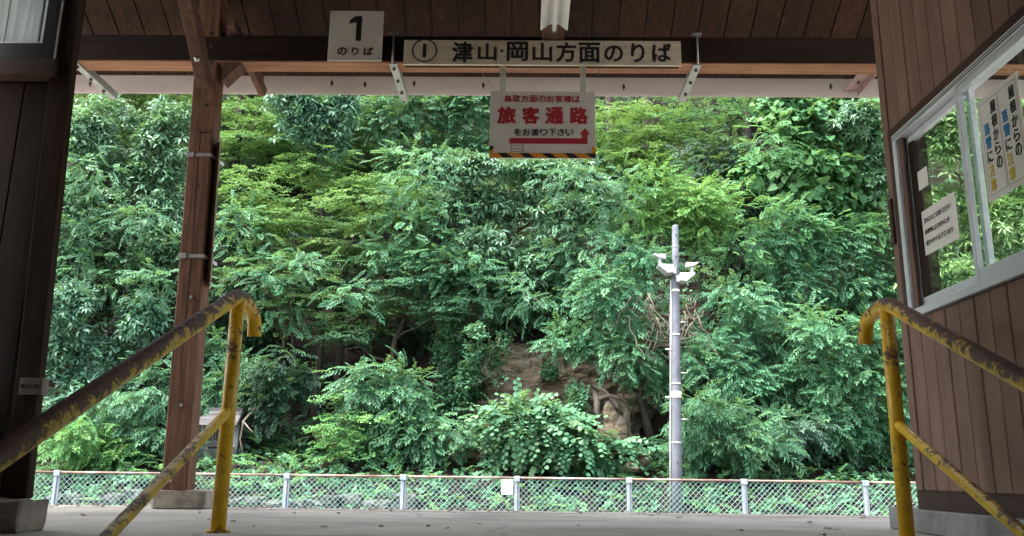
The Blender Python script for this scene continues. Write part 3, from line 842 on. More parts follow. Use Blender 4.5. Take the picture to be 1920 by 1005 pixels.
# ------------------------------------------------------------------ handrails
SL = math.tan(R(24.6))
def arc(p, q, r_, n=6):
    """round the corner q between p and r_"""
    p, q, r_ = Vector(p), Vector(q), Vector(r_)
    d = min((p - q).length, (r_ - q).length) * .75
    d = min(d, .07)
    a = q + (p - q).normalized() * d; b = q + (r_ - q).normalized() * d
    return [(a * (1 - t) ** 2 + q * 2 * t * (1 - t) + b * t * t) for t in [i / n for i in range(n + 1)]]
def handrail(label, x, zt, zm):
    o = thing('handrail', label, 'handrail', (x, 3.42, 0), 'rusty yellow stair handrails')
    pk = (x, 3.43, zt)
    lo = (x, -0.35, zt - SL * (3.43 + .35))
    e1 = (x, 3.645, zt - .042); e2 = (x, 3.66, zt - .140)
    pts = [lo] + [(x, 3.43 - t, zt - SL * t) for t in (2.5, 1.2)] + arc((x, 3.0, zt - SL * .43), pk, e1) + arc(pk, e1, e2) + [e2]
    MB().tube(pts, .0300, 20).build('top_rail', M['rail_top'], o)
    m0 = (x, 3.42, zm); m1 = (x, -.35, zm - SL * 3.77)
    MB().tube([m1, (x, 1.5, zm - SL * 1.92), m0], .0195, 16).build('lower_rail', M['rail_low'], o)
    MB().tube([(x, 3.42, .002), (x, 3.42, zt - .012)], .0285, 20).build('post', M['rail_post'], o)
    for yy in (1.75, .1):
        zb = -.145 * (math.floor((2.75 - yy) / .32) + 1)
        MB().tube([(x, yy, zb + .002), (x, yy, zt - SL * (3.43 - yy))], .029, 16).build('post', M['rail_post'], o)
    MB().tube([(x, 3.42, .0015), (x, 3.42, .012)], .045, 16).build('foot_collar', M['rail_post'], o)
    return o
handrail('rusty yellow stair handrail on the left, in front of the square timber post', -1.178, .94, .465)
handrail('rusty yellow stair handrail on the right, beside the brown windbreak wall', 1.462, .932, .445)

# ------------------------------------------------------------------ fence
fn = thing('mesh_fence', 'low chain link fence with pale posts and rusty top rail across the track', 'fence', (0, 11.0, -.9))
fx_posts = [-10.3, -8.82, -7.35, -5.874, -4.404, -2.966, -1.501, -.083, 1.316, 2.743, 4.242, 5.72, 7.2, 8.68, 10.16]
FT, FB = .172, -.86
for i, xx in enumerate(fx_posts):
    p = MB().box(xx - .036, xx + .004, 10.965, 11.015, -.95, FT - .02)
    p.box(xx + .0045, xx + .032, 10.985, 11.012, -.95, FT - .03)
    po_ = p.build('post', M['fencepost'], fn, bevel=.004)
    MB().box(xx - .042, xx + .034, 10.955, 11.02, FT - .045, FT + .022).build('post_cap', M['fencepost'], po_, bevel=.004)
for a, b in zip(fx_posts, fx_posts[1:]):
    MB().tube([(a + .036, 10.99, FT), (b - .044, 10.99, FT)], .014, 8).build('top_rail', M['fencerail'], fn)
    ms = MB()
    step = .068
    h = FT - .02 - FB
    n0 = int(math.floor((a - h) / step)); n1 = int(math.ceil(b / step))
    xa, xb = a + .04, b - .04
    for k in range(n0, n1 + 1):
        for sgn in (1, -1):
            # line x = k*step + t (sgn=1) or x = k*step + h - t
            t0, t1 = 0.0, h
            if sgn == 1:
                t0 = max(t0, xa - k * step); t1 = min(t1, xb - k * step)
                f_ = lambda t_: (k * step + t_, 10.985, FB + t_)
            else:
                t0 = max(t0, k * step + h - xb); t1 = min(t1, k * step + h - xa)
                f_ = lambda t_: (k * step + h - t_, 10.993, FB + t_)
            if t1 - t0 > .03:
                ms.tube([f_(t0), f_(t1)], .0025, 4, caps=False)
    ms.build('mesh_panel', M['wire'], fn)
wp = MB().box(-.276, -.135, 10.955, 10.961, -.03, .150)
prop(wp.build('blank_plate', M['white'], at=None), 'small blank white plate hanging on the mesh fence', 'plate')

# ------------------------------------------------------------------ utility pole and its lamps
up = thing('utility_pole', 'slim grey concrete utility pole behind the mesh fence', 'pole', (2.06, 12.0, -.6))
PX = lambda z: 2.060 + (z + .6) * .0265
PR = lambda z: .082 - (z + .6) * .0082
MB().tube([(PX(z), 12.0, z) for z in (-.7, .5, 1.6, 2.7, 3.74, 3.775)], [PR(-.7), PR(.5), PR(1.6), PR(2.7), PR(3.74), PR(3.74) * .75], 20).build('shaft', M['pole'], up)
for z, w in ((2.80, .03), (2.16, .025), (1.47, .025), (.66, .02), (3.45, .008)):
    MB().tube([(PX(z), 12.0, z - w / 2), (PX(z), 12.0, z + w / 2)], PR(z) + .004, 20).build('band', M['steel'] if z != 2.80 else M['white'], up)
MB().tube([(PX(1.32), 12.0, 1.27), (PX(1.32), 12.0, 1.36)], PR(1.3) + .004, 20).build('tag_band', M['paper'], up)
for i, z in enumerate((2.34, 1.95, 1.62, 1.28, .98, .40, 3.62, 3.30)):
    s = 1 if i % 2 == 0 else -1
    if z < 2.5 and z > .5: MB().tube([(PX(z) + s * (PR(z) - .01), 11.98, z), (PX(z) + s * (PR(z) + .09), 11.98, z)], .009, 6).build('step_bolt', M['steel'], up)
    else: MB().tube([(PX(z), 12.0 - PR(z) + .002, z), (PX(z), 12.0 - PR(z) - .012, z)], .011, 6).build('bolt', M['darkmetal'], up)
MB().tube([(PX(z) - PR(z) - .014, 11.99, z) for z in (-.7, .6, 1.8, 2.95)], .013, 8).build('conduit', M['steel'], up)
def flood(label, s, x, z):
    o = thing('floodlight', label, 'floodlight', (x, 11.9, z), 'floodlights on the utility pole')
    # wedge shaped lamp head: deep at the pole, thin at its tip
    a = MB()
    a.prism([(x, 11.80, z), (x + s * .24, 11.80, z + .03), (x + s * .24, 11.80, z + .075), (x, 11.80, z + .055)] if False else
            [(x, 11.80, z - .06), (x + s * .09, 11.80, z - .07), (x + s * .215, 11.80, z + .035), (x + s * .215, 11.80, z + .065), (x, 11.80, z + .055)], (0, .22, 0))
    a.build('lamp_head', M['lampbody'], o, bevel=.006)
    MB().box(min(x + s * .165, x + s * .205), max(x + s * .165, x + s * .205), 11.87, 11.91, z + .064, z + .16).build('sensor_stem', M['lampbody'], o)
    b = MB().prism([(x + s * .10, 11.84, z + .15), (x + s * .21, 11.84, z + .165), (x + s * .275, 11.84, z + .205), (x + s * .275, 11.84, z + .225), (x + s * .22, 11.84, z + .215), (x + s * .10, 11.84, z + .22)], (0, .1, 0))
    b.build('sensor_head', M['lampbody'], o, bevel=.006)
    MB().tube([(x + s * .11, 11.9, z + .20), (x + s * .03, 11.92, z + .22), (x - s * .01, 11.95, z + .12), (x - s * .01, 11.97, z - .02)], .005, 6).build('cable', M['black'], o)
    MB().box(min(x, x - s * .04), max(x, x - s * .04), 11.87, 11.93, z - .06, z + .03).build('bracket', M['steel'], o)
flood('white wedge floodlight on the left of the utility pole', -1, PX(3.1) - .055, 3.085)
flood('white wedge floodlight on the right of the utility pole', 1, PX(3.0) + .03, 2.965)

# ------------------------------------------------------------------ little shrine
sh = thing('wayside_shrine', 'small weathered wooden shrine with plank roof on the bank at left', 'shrine', (-4.85, 14.1, .52))
sx, sy, sz = -4.84, 13.95, .50
MB().box(sx - .33, sx + .30, sy - .22, sy + .25, sz - .15, sz + .05).build('stone_plinth', M['stone'], sh, bevel=.02)
for xx in (sx - .29, sx + .06, sx + .27):
    for yy in ((sy - .18, sy + .2) if xx != sx + .06 else (sy - .18,)):
        MB().box(xx - .02, xx + .02, yy - .02, yy + .02, sz + .05, sz + .42).build('post', M['shrine_wood'], sh)
bluew = paint('blue_grey_weathered_wood', (0.20, 0.27, 0.32), .8, (.07, .07, .065), .5, 5, streak=(3, 3, .6))
for i in range(3):
    MB().box(sx + .082 + i * .058, sx + .136 + i * .058, sy - .165, sy - .15, sz + .07, sz + .40).build('side_board', bluew, sh)
for i in range(7):
    MB().box(sx - .262 + i * .043, sx - .244 + i * .043, sy - .16, sy - .148, sz + .08, sz + .36).build('lattice_bar', M['shrine_wood'], sh)
MB().box(sx - .27, sx + .25, sy - .12, sy + .18, sz + .06, sz + .42).build('cell', M['bark'], sh)
MB().box(sx - .27, sx + .04, sy - .165, sy - .149, sz + .07, sz + .17).build('door_panel', M['shrine_wood'], sh)
roofw = wood('shrine_roof_plank', (0.035, 0.033, 0.036), (0.085, 0.08, 0.086), 0, rough=.85, fine=16)
for i in range(5):      # stepped plank roof, front slope
    y_ = sy - .38 + i * .085; z_ = sz + .425 + i * .052
    MB().bar((sx - .38 + i * .022, y_, z_), (sx + .32 - i * .012, y_, z_ + .0), .10, .016, (0, -.52, .85)).build('roof_plank', roofw, sh)
for i in range(5):
    y_ = sy + .42 - i * .085; z_ = sz + .425 + i * .052
    MB().bar((sx - .38 + i * .022, y_, z_), (sx + .32 - i * .012, y_, z_), .10, .016, (0, .52, .85)).build('roof_plank', roofw, sh)
MB().box(sx - .29, sx + .28, sy - .03, sy + .07, sz + .655, sz + .70).build('ridge', roofw, sh)
MB().bar((sx + .29, sy - .36, sz + .40), (sx + .27, sy + .02, sz + .635), .02, .05).build('bargeboard', M['shrine_wood'], sh)
MB().prism([(sx + .2, sy - .18, sz + .42), (sx + .2, sy + .2, sz + .42), (sx + .2, sy + .02, sz + .6)], (.02, 0, 0)).build('gable', M['shrine_wood'], sh)
# leaning dead branch beside the shrine
db = MB()
db.tube([(-4.44, 13.75, .45), (-4.52, 13.77, .70), (-4.50, 13.8, .98), (-4.38, 13.95, 1.2), (-4.15, 14.25, 1.5)], [.012, .015, .019, .021, .015], 7)
db.tube([(-4.50, 13.8, .98), (-4.38, 13.76, .86), (-4.30, 13.74, .80)], [.013, .012, .008], 6)
prop(db.build('dead_branch', M['twig']), 'pale dead branch leaning against the little shrine', 'branch')

# stones of the old bank wall seen through the fence at left
rg = random.Random(9)
bw_ = thing('bank_wall', 'low old stone bank wall behind the fence below the shrine', 'wall', (-4.0, 12.0, -.6))
for r_ in range(2):
    xx = -6.6
    while xx < -1.6:
        w_ = rg.uniform(.28, .5)
        h_ = rg.uniform(-.09, .05); d_ = rg.uniform(-.08, .08)
        rough_block('stone', xx, xx + w_ - .02, 11.9 + r_ * .15 + d_, 12.3 + r_ * .15, -.78 + r_ * .32, -.44 + r_ * .32 + h_, M['stone'], bw_, rg.uniform(0, 99), .06)
        xx += w_

# ------------------------------------------------------------------ rock
def hill_y(x, z):
    a, b = 10.6, 40.0
    for _ in range(30):
        m_ = (a + b) / 2
        if hill_z(x, m_) < z: a = m_
        else: b = m_
    return a
def rock_face(name, label, x0, x1, z0, z1, bulge, seed, strata=7.0, nxn=46, nzn=40):
    V_, F_ = [], []
    for j in range(nzn + 1):
        z = z0 + (z1 - z0) * j / nzn
        for i in range(nxn + 1):
            x = x0 + (x1 - x0) * i / nxn
            u, v = 2 * i / nxn - 1, 2 * j / nzn - 1
            e = 1 - (abs(u) ** 2.6 + abs(v) ** 2.6) + .35 * noise.noise(Vector((x * 1.7, z * 1.7, seed)))
            q = Vector((x * 1.1 + seed, z * 1.1, 1.3))
            w = z * strata + x * .9 + 1.6 * noise.noise(q)
            st_ = (math.floor(w) + sm(.55, 1.0, w - math.floor(w))) / strata
            step_ = (st_ - w / strata) * .4
            crag = .16 * noise.noise(Vector((x * 2.3, z * 3.5, seed + 4))) + .07 * noise.noise(Vector((x * 6, z * 9, seed))) + .05 * abs(noise.noise(Vector((x * 11, z * 15, seed)))) - .07 * max(0, .12 - abs(noise.noise(Vector((x * 3.1 + z * 1.2, z * 2.2, seed + 20))))) / .12
            y = hill_y(x, max(z, -.2)) - bulge * max(-1.0, min(1.0, e * 1.8)) + crag - step_
            V_.append((x + .05 * noise.noise(Vector((x * 4, z * 4, seed + 9))), y, z))
    n1 = nxn + 1
    for j in range(nzn):
        for i in range(nxn):
            F_.append((j * n1 + i, j * n1 + i + 1, (j + 1) * n1 + i + 1, (j + 1) * n1 + i))
    me = bpy.data.meshes.new(name); me.from_pydata(V_, [], F_); me.update()
    return prop(link(name, me, M['rock']), label, 'rock')
rock_face('rock_face', 'bare tan bedded rock face above the round leaved bush', -1.1, 2.3, .55, 2.55, .36, 2.0, 5.0, 70, 56)
rock_face('rock_face', 'small pale bare rock patch on the bank right of the shrine', -3.75, -2.55, .45, 1.05, .22, 7.0, 5.0, 24, 18)
def boulder(name, label, c, r, seed):
    bm = bmesh.new()
    bmesh.ops.create_icosphere(bm, subdivisions=4, radius=1)
    for v in bm.verts:
        n = v.co.normalized()
        d = 1 + .28 * noise.noise(n * 1.6 + Vector((seed, 0, 0))) + .12 * noise.noise(n * 4 + Vector((seed, 3, 0))) + .04 * noise.noise(n * 11)
        v.co = Vector((n.x * r[0] * d, n.y * r[1] * d, n.z * r[2] * d))
    me = bpy.data.meshes.new(name); bm.to_mesh(me); bm.free()
    o = link(name, me, M['rock']); o.location = c
    return prop(o, label, 'rock')
boulder('boulder', 'rounded grey boulder under the twisted root right of centre', (1.42, 13.9, .95), (.30, .28, .46), 3)
boulder('boulder', 'small pale stone on the scree left of the utility pole foot', (1.82, 13.3, .47), (.09, .08, .12), 6)
boulder('boulder', 'low pale stone beside the small stone on the scree', (1.62, 13.2, .33), (.13, .1, .07), 12)
def crooked(p, q, n, amp, rg_, sag=0.0):
    p, q = Vector(p), Vector(q)
    o = [p]
    for i in range(1, n):
        t_ = i / n
        o.append(p.lerp(q, t_) + Vector((rg_.uniform(-amp, amp), rg_.uniform(-amp, amp) * .6, rg_.uniform(-amp, amp) - sag * math.sin(math.pi * t_))))
    return o + [q]
rg = random.Random(31)
rt = MB()
rt.tube([(1.12, 13.95, 1.55), (1.16, 13.75, 1.38), (1.14, 13.7, 1.2), (1.22, 13.68, 1.02)], [.05, .06, .045, .03], 8)
rt.tube([(1.16, 13.75, 1.38), (1.34, 13.66, 1.44), (1.52, 13.66, 1.40), (1.66, 13.7, 1.30)], [.045, .035, .03, .02], 8)
rt.tube([(1.10, 13.9, 1.62), (1.28, 13.7, 1.52), (1.44, 13.64, 1.30), (1.55, 13.66, 1.15)], [.03, .03, .035, .03], 8)
prop(rt.build('twisted_root', M['bark']), 'twisted bare tree root clinging to the rock face', 'root')
tv = MB()
for i in range(46):
    a = Vector((rg.uniform(1.62, 2.75), rg.uniform(13.2, 13.5), rg.uniform(2.4, 3.05)))
    b_ = a + Vector((rg.uniform(-.5, .5), rg.uniform(-.15, .15), rg.uniform(-.75, .1)))
    tv.tube(crooked(a, b_, 6, .06, rg, .12), [.010, .011, .010, .009, .008, .006, .004], 4)
prop(tv.build('dead_vine_tangle', M['twig']), 'tangle of dry brown vines around the middle of the utility pole', 'vines')

# ------------------------------------------------------------------ foliage
NP = np.random.default_rng(5)
def unit(a): return a / np.maximum(np.linalg.norm(a, axis=-1, keepdims=True), 1e-9)

def leaf5(b, d, n, L_, W_, droop=.15, cup=.06):
    b, d, n = map(np.array, (b, d, n))
    d = d / np.linalg.norm(d); s = np.cross(n, d); s /= max(np.linalg.norm(s), 1e-9); n = np.cross(d, s)
    m_ = b + d * L_ * .5 - n * L_ * cup
    l = b + d * L_ * .45 + s * W_ * .5 + n * L_ * .02
    r_ = b + d * L_ * .45 - s * W_ * .5 + n * L_ * .02
    t_ = b + d * L_ * .97 - n * L_ * droop
    return [b, l, m_, r_, t_], [(0, 2, 1), (0, 3, 2), (1, 2, 4), (2, 3, 4)]
def leaf4(b, d, n, L_, W_, droop=.1):
    b, d, n = map(np.array, (b, d, n))
    d = d / np.linalg.norm(d); s = np.cross(n, d); s /= max(np.linalg.norm(s), 1e-9); n = np.cross(d, s)
    return [b, b + d * L_ * .5 + s * W_ * .5 + n * L_ * .08, b + d * L_ - n * L_ * droop, b + d * L_ * .5 - s * W_ * .5 + n * L_ * .08], [(0, 2, 1), (0, 3, 2)]
def leafR(b, d, n, L_, heart=False):
    b, d, n = map(np.array, (b, d, n))
    d = d / np.linalg.norm(d); s = np.cross(n, d); s /= max(np.linalg.norm(s), 1e-9); n = np.cross(d, s)
    if heart: pr = [(0, 0), (-.12, .28), (.18, .52), (.55, .40), (1.0, 0), (.55, -.40), (.18, -.52), (-.12, -.28)]
    else: pr = [(0, 0), (.12, .34), (.45, .47), (.8, .32), (1.0, 0), (.8, -.32), (.45, -.47), (.12, -.34)]
    v = [b + d * L_ * x_ + s * L_ * y_ + n * L_ * ((.22 if heart else .12) * abs(y_) - (.22 if heart else .10) * x_ * x_) for x_, y_ in pr]
    return v, [(0, i, i + 1) for i in range(1, 7)]
class Tpl:
    def __init__(self): self.v, self.f, self.l, self.n = [], [], [], 0
    def add(self, vf):
        o = len(self.v); self.v += [tuple(x) for x in vf[0]]; self.f += [tuple(i + o for i in t) for t in vf[1]]
        self.l += [self.n] * len(vf[0]); self.n += 1
    def arr(self): return np.array(self.v, float), np.array(self.f, int), np.array(self.l, int), self.n
rj = random.Random(77)
def J(a): return rj.uniform(-a, a)
def tpl(kind):
    T = Tpl()
    lf = leaf4 if kind == 'pinnate_far' else leaf5
    if kind in ('pinnate', 'narrow', 'pinnate_far'):
        n = 8 if kind == 'narrow' else 6
        Lr, ll, lw_ = (.36, .15, .028) if kind == 'narrow' else (.30, .098, .040)
        for i in range(n):
            t_ = (i + .8) / n
            p = np.array([Lr * t_, 0, -.10 * Lr * t_ * t_ * 2])
            k_ = 1.0 - .35 * abs(t_ - .55) * 1.4
            for s in (1, -1):
                a = R(62 + J(10) - 18 * t_)
                d = (math.cos(a), s * math.sin(a), -.22 + J(.12))
                T.add(lf(p, d, (J(.2), -s * .12 + J(.15), 1), ll * k_ * (1 + J(.12)), lw_ * k_, .16 + J(.08)))
        T.add(lf((Lr, 0, -.2 * Lr), (1, J(.1), -.4), (0, 0, 1), ll, lw_))
    elif kind == 'oak':
        for i in range(9):
            a = 2 * math.pi * i / 9 + J(.3)
            el = J(.25) + (.25 if i % 3 == 0 else -.12)
            b = (.02 * math.cos(a) + J(.02), .02 * math.sin(a), J(.015))
            T.add(leaf5(b, (math.cos(a), math.sin(a), el), (-math.cos(a) * el, -math.sin(a) * el, 1), .165 * (1 + J(.18)), .050 * (1 + J(.15)), .32 + J(.12), .03))
    elif kind == 'maple':
        for i in range(26):
            t_ = rj.random() ** .7; w_ = (.16 * math.sin(math.pi * min(1, t_ * 1.05)) + .03)
            p = (.40 * t_, J(w_), -.05 * t_ * t_ + J(.022))
            a = J(1.4)
            T.add(leaf4(p, (math.cos(a), math.sin(a), -.25 + J(.2)), (J(.35), J(.35), 1), .060 * (1 + J(.25)), .046 * (1 + J(.2)), .12))
    elif kind == 'ivy':
        for i in range(15):
            a = J(3.14); q = .15 * math.sqrt(rj.random())
            b = J(3.14)
            T.add(leaf4((q * math.cos(a), q * math.sin(a), J(.03)), (-.9 + J(.5), J(.8), -.1), (J(.4), J(.4), 1), .068 * (1 + J(.25)), .06, .06))
    elif kind == 'round':
        n = 11
        for i in range(n):
            t_ = (i + .6) / n
            p = np.array([.55 * t_, 0, .10 * math.sin(t_ * 2.2) - .20 * t_ ** 2.2])
            s = 1 if i % 2 else -1
            T.add(leafR(p, (.45, s * 1, -.30 + J(.15)), (.25 + J(.15), J(.2), 1), .115 * (1.05 - .4 * t_) * (1 + J(.12))))
    elif kind == 'heart':
        for i in range(5):
            a = 2 * math.pi * i / 5 + J(.5); q = rj.uniform(.04, .15)
            T.add(leafR((q * math.cos(a), q * math.sin(a), J(.05)), (.6 + J(.5), J(.8), -.25 + J(.2)), (J(.3), J(.3), 1), .135 * (1 + J(.3)), True))
    elif kind == 'herb':
        for i in range(7):
            a = 2 * math.pi * i / 7 + J(.5); el = rj.uniform(.15, .9)
            T.add(leaf5((0, 0, rj.uniform(0, .05)), (math.cos(a), math.sin(a), el), (-math.cos(a) * el, -math.sin(a) * el, 1), .115 * (1 + J(.3)), .050 * (1 + J(.2)), .25))
    elif kind == 'blade':
        for i in range(7):
            a = 2 * math.pi * i / 7 + J(.6); el = rj.uniform(.5, 1.3)
            T.add(leaf5((0, 0, 0), (math.cos(a), math.sin(a), el), (-math.cos(a) * el, -math.sin(a) * el, 1), .30 * (1 + J(.3)), .055 * (1 + J(.2)), .35))
    return T.arr()
TPL = {k: [tpl(k) for _ in range(5)] for k in ('pinnate', 'pinnate_far', 'narrow', 'oak', 'maple', 'ivy', 'round', 'heart', 'herb', 'blade')}

def foliage(name, kind, P, D, N, S, mat, parent=None, tint_bias=None):
    """P,D,N,S: arrays of spray position, direction, normal, scale -> one mesh of leaves"""
    org = np.array(root_of(parent)) if parent is not None else np.zeros(3)
    D = unit(D); Sd = unit(np.cross(N, D)); N = np.cross(D, Sd)
    vs_, fs_, ts_ = [], [], []
    off = 0
    pick = NP.integers(0, 5, len(P))
    for k_ in range(5):
        idx = np.nonzero(pick == k_)[0]
        if not len(idx): continue
        tv_, tf, tl, tn = TPL[kind][k_]
        a = tv_[None] * S[idx, None, None]
        v = P[idx, None, :] + a[..., 0:1] * D[idx, None, :] + a[..., 1:2] * Sd[idx, None, :] + a[..., 2:3] * N[idx, None, :]
        m_, n_ = len(idx), len(tv_)
        f = tf[None] + (np.arange(m_) * n_)[:, None, None] + off
        sp = NP.normal(0, .18, m_)[:, None] + NP.normal(0, .13, (m_, tn)) + .5 + (tint_bias[idx][:, None] if tint_bias is not None else 0)
        ts_.append(sp[:, tl].reshape(-1)); vs_.append(v.reshape(-1, 3)); fs_.append(f.reshape(-1, 3))
        off += m_ * n_
    v = np.concatenate(vs_) - org; f = np.concatenate(fs_); t_ = np.clip(np.concatenate(ts_), 0, 1)
    me = bpy.data.meshes.new(name)
    me.vertices.add(len(v)); me.vertices.foreach_set('co', v.astype(np.float32).ravel())
    me.loops.add(f.size); me.loops.foreach_set('vertex_index', f.astype(np.int32).ravel())
    me.polygons.add(len(f)); me.polygons.foreach_set('loop_start', (np.arange(len(f)) * 3).astype(np.int32))
    at_ = me.attributes.new('tint', 'FLOAT', 'POINT'); at_.data.foreach_set('value', t_.astype(np.float32))
    me.update(calc_edges=True)
    global NTRI
    NTRI += len(f)
    return link(name, me, mat, parent)
NTRI = 0

# sprays per square metre of crown face, spray scale, flatness of sub-lobes, droop, upness of normals
KIND = {'pinnate': (100, .70, .62, .35, .62), 'pinnate_far': (95, .78, .62, .35, .62), 'narrow': (85, .78, .7, .35, .6), 'oak': (115, .82, .62, .2, .55), 'maple': (105, .64, .17, .12, .9),
        'ivy': (100, .85, .9, .5, .12), 'round': (58, .78, .7, .25, .75), 'heart': (72, .82, .8, .4, .35)}
def crown_sprays(kind, lobes, dens):
    cnt, scl, flat, droop, upn = KIND[kind]
    P, D, N, S, subs, TB = [], [], [], [], [], []
    for (x_, y_, z_, rx, rz) in lobes:
        rx, rz = rx * 1.08, rz * 1.12
        c = np.array([x_, y_, z_]); ry = .5 * (rx + rz) * .8
        ns_ = {'ivy': 4, 'maple': 8}.get(kind, 7)
        if kind == 'maple':
            # flat boughs stacked one above the other, thin and drooping at the tips
            for k_ in range(max(3, int(round(rz / .13)))):
                bc = c + np.array([NP.uniform(-.35, .35) * rx, NP.uniform(-.9, .5) * ry, (k_ + .5 + NP.uniform(-.3, .3)) / max(3, int(round(rz / .13))) * 2 * rz - rz])
                wx = rx * NP.uniform(.55, .95); wy = ry * NP.uniform(.6, .95)
                subs.append((c, bc))
                n_ = max(4, int(cnt * dens * math.pi * wx * wy * .55))
                a = NP.uniform(0, 2 * math.pi, n_); q = np.sqrt(NP.uniform(.02, 1, n_))
                q = q * (1 + .25 * np.sin(a * 5 + NP.uniform(0, 6)) + .15 * np.sin(a * 9 + NP.uniform(0, 6)))
                tl = NP.normal(0, .12, 2)
                X, Y_ = np.cos(a) * q * wx, np.sin(a) * q * wy
                P.append(bc + np.stack([X, Y_, X * tl[0] + Y_ * tl[1] - .10 * q * q * wx + NP.normal(0, .025, n_)], 1))
                D.append(unit(np.stack([np.cos(a), np.sin(a), -.15 + 0 * a], 1) + NP.normal(0, .35, (n_, 3)) * np.array([1, 1, .4])))
                N.append(unit(np.array([0, -.22, 1.0]) + NP.normal(0, .16, (n_, 3))))
                S.append(scl * NP.uniform(.75, 1.25, n_))
                TB.append(np.full(n_, NP.normal(0, .14)))
            continue
        for k_ in range(ns_):
            u = unit(NP.normal(size=3)); u[1] = -abs(u[1]) if NP.random() < .72 else u[1]
            sc_ = c + u * np.array([rx, ry, rz]) * NP.uniform(.35, .8)
            q = NP.uniform(.40, .62)
            r3 = np.array([rx * q * 1.15, ry * q * 1.1, max(rz * q * 1.1 * flat / .62, .05)])
            subs.append((c, sc_))
            area = math.pi * r3[0] * max(r3[2], r3[0] * .5)
            n_ = max(3, int(cnt * dens * area * 1.0))
            U = unit(NP.normal(size=(n_, 3)))
            U[:, 1] = np.where(NP.random(n_) < .6, -np.abs(U[:, 1]), U[:, 1])
            U[:, 2] = np.where(NP.random(n_) < .55, np.abs(U[:, 2]), U[:, 2])
            rho = NP.uniform(.55, 1.0, (n_, 1)) ** .6
            # some sprays stray well outside the clump or hang below it, so that neighbours interweave
            stray = NP.random((n_, 1)) < .24
            rho = np.where(stray, rho * NP.uniform(1.1, 1.75, (n_, 1)), rho)
            hang = np.where(stray[:, 0], -np.abs(NP.normal(0, .28, n_)) * rz, 0)
            pp = sc_ + U * r3 * rho
            pp[:, 2] += hang
            P.append(pp)
            o = unit(U / r3)
            h = o * np.array([1, 1, .35]) + (sc_ - c)[None] * .35 / max(rx, .2)
            D.append(unit(h + NP.normal(0, .45, (n_, 3)) + np.array([0, -.25, -droop])))
            Nn = np.array([0, 0, 1.0]) * upn + o * (1 - upn) + np.array([0, -.28, 0]) + NP.normal(0, .26, (n_, 3))
            N.append(unit(Nn))
            S.append(scl * NP.uniform(.65, 1.35, n_))
            TB.append(np.full(n_, NP.normal(0, .16)))
    return np.concatenate(P), np.concatenate(D), np.concatenate(N), np.concatenate(S), subs, np.concatenate(TB)

def plant(name, label, cat, kind, mat, dens, base, lobes):
    bz = hill_z(base[0], base[1]) - .1
    low = min(l[2] for l in lobes)
    b = (base[0], base[1], min(bz, low - .15))
    o = thing(name, label, cat, b)
    P, D, N, S, subs, TB = crown_sprays(kind, lobes, dens)
    foliage('crown' if cat != 'vine' else 'leaves', kind, P, D, N, S, LEAF[mat], o, TB)
    # trunk and limbs
    tr = MB()
    rg_ = random.Random(hash_(label))
    top = max(lobes, key=lambda l: l[2])
    cen = Vector((sum(l[0] for l in lobes) / len(lobes), b[1] - .1, top[2]))
    big = cat == 'tree'
    r0 = .085 if big else .03
    if big and len(lobes) < 4: r0 = .05
    pts = crooked(b, cen, 7, .10 if big else .05, rg_)
    tr.tube(pts, [r0 * (1 - .8 * i / 7) for i in range(8)], 7)
    for l in lobes:
        c = Vector(l[:3])
        # leave the trunk below the lobe
        k_ = min(range(len(pts)), key=lambda i: abs(pts[i].z - (c.z - .4 * abs(c.x - pts[i].x) - .15)))
        q = crooked(pts[k_], c, 5, .07, rg_, .0)
        rr = r0 * (1 - .8 * k_ / 7) * .6
        tr.tube(q, [max(.006, rr * (1 - .7 * i / 5)) for i in range(6)], 5)
    for i, (c, s_) in enumerate(subs):
        if i % 2 == 0:
            tr.tube(crooked(c, s_, 3, .04, rg_), [.010, .008, .006, .004], 4)
    tr.build('trunk' if big else 'stems', M['bark'], o)
    return o
def hash_(s): return sum((i + 1) * ord(ch) for i, ch in enumerate(s)) % 99991

